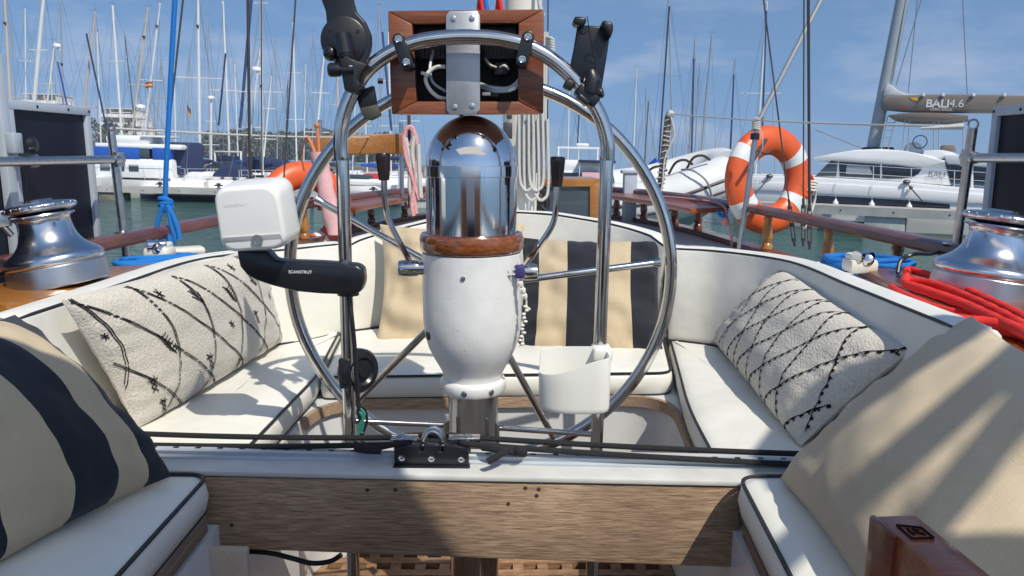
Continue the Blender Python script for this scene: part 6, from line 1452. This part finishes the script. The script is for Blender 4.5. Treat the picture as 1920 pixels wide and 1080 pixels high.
# ---------------------------------------------------------------- sky, sun, camera
world = bpy.data.worlds.new('World'); scene.world = world; world.use_nodes = True
nt = world.node_tree; n = nt.nodes; l = nt.links; bg = n['Background']
sky = n.new('ShaderNodeTexSky'); sky.sky_type = 'NISHITA'; sky.sun_disc = False
sw = (M_YACHT.to_3x3() @ SUN).normalized()
sky.sun_elevation = math.asin(sw.z); sky.sun_rotation = math.atan2(sw.x, sw.y)
sky.air_density = 1.0; sky.dust_density = .6; sky.ozone_density = 2.5; sky.altitude = 0
SKYS = .148
bg.inputs['Strength'].default_value = SKYS
tc = n.new('ShaderNodeTexCoord'); mp = n.new('ShaderNodeMapping'); mp.inputs['Scale'].default_value = (2.2, 2.2, 7.0); mp.inputs['Location'].default_value = (.35, .1, .3); l.new(tc.outputs['Generated'], mp.inputs[0])
t1 = n.new('ShaderNodeTexNoise'); t1.inputs['Scale'].default_value = 2.6; t1.inputs['Detail'].default_value = 7; t1.inputs['Roughness'].default_value = .58; l.new(mp.outputs[0], t1.inputs['Vector'])
rp = n.new('ShaderNodeValToRGB'); rp.color_ramp.elements[0].position = .47; rp.color_ramp.elements[1].position = .72; rp.color_ramp.elements[0].color = (0, 0, 0, 1); rp.color_ramp.elements[1].color = (1, 1, 1, 1); l.new(t1.outputs['Fac'], rp.inputs[0])
sp = n.new('ShaderNodeSeparateXYZ'); l.new(tc.outputs['Generated'], sp.inputs[0])
mk_ = n.new('ShaderNodeMapRange'); mk_.inputs['From Min'].default_value = .30; mk_.inputs['From Max'].default_value = .10; mk_.inputs['To Min'].default_value = .0; mk_.inputs['To Max'].default_value = .48; l.new(sp.outputs['Z'], mk_.inputs[0])
mu = n.new('ShaderNodeMath'); mu.operation = 'MULTIPLY'; l.new(rp.outputs[0], mu.inputs[0]); l.new(mk_.outputs[0], mu.inputs[1])
mx = n.new('ShaderNodeMix'); mx.data_type = 'RGBA'; l.new(mu.outputs[0], mx.inputs['Factor']); 
sx = n.new('ShaderNodeSeparateXYZ'); l.new(tc.outputs['Generated'], sx.inputs[0]); zc_ = n.new('ShaderNodeMapRange'); zc_.inputs['From Min'].default_value = 0; zc_.inputs['From Max'].default_value = 1; zc_.inputs['To Min'].default_value = .22; zc_.inputs['To Max'].default_value = 1
l.new(sx.outputs['Z'], zc_.inputs[0]); cx_ = n.new('ShaderNodeCombineXYZ'); l.new(sx.outputs['X'], cx_.inputs[0]); l.new(sx.outputs['Y'], cx_.inputs[1]); l.new(zc_.outputs[0], cx_.inputs[2])
nv = n.new('ShaderNodeVectorMath'); nv.operation = 'NORMALIZE'; l.new(cx_.outputs[0], nv.inputs[0]); l.new(nv.outputs[0], sky.inputs[0])
tn = n.new('ShaderNodeMix'); tn.data_type = 'RGBA'; tn.blend_type = 'MULTIPLY'; tn.inputs['Factor'].default_value = 1; l.new(sky.outputs[0], tn.inputs['A']); tn.inputs['B'].default_value = (.72, .82, .87, 1); l.new(tn.outputs['Result'], mx.inputs['A']); mx.inputs['B'].default_value = (4.2, 4.5, 5.2, 1); l.new(mx.outputs['Result'], bg.inputs['Color'])
hz = bpy.data.materials.new('haze'); hz.use_nodes = True; hn = hz.node_tree.nodes; hn.remove(hn['Principled BSDF'])
pv = hn.new('ShaderNodeVolumePrincipled'); pv.inputs['Color'].default_value = (.80, .87, .95, 1); pv.inputs['Density'].default_value = HAZE; pv.inputs['Anisotropy'].default_value = .2; hz.node_tree.links.new(pv.outputs[0], hn['Material Output'].inputs['Volume'])
if HAZE > 0:
    g = G(); MATS['haze'] = hz; g.box((0, 300, 10), (1700, 1000, 2 * (10 + EYE + 1))); ho = struct('haze', g, 'haze', kind='stuff')
sl = bpy.data.lights.new('sun', 'SUN'); sl.energy = 4.0; sl.angle = R(.53); sl.color = (1, .94, .82)
so = bpy.data.objects.new('sun', sl); COL.objects.link(so); so.rotation_euler = (-sw).to_track_quat('-Z', 'Y').to_euler(); so.location = (20, -30, 40)
cam = bpy.data.cameras.new('camera'); co_ = bpy.data.objects.new('camera', cam); COL.objects.link(co_)
cam.sensor_width = 36; cam.lens = 36 * F / 1920; cam.clip_start = .02; cam.clip_end = 5000
co_.matrix_world = CW.to_4x4(); scene.camera = co_
for o in YACHT: o.matrix_world = M_YACHT @ Matrix.Translation(ORG[o.name]) @ ROT.get(o.name, Matrix.Identity(4))
scene.view_settings.view_transform = 'Standard'; scene.view_settings.look = 'None'; scene.view_settings.exposure = .10; scene.view_settings.gamma = 1
scene.cycles.max_bounces = 8; scene.cycles.use_denoising = True
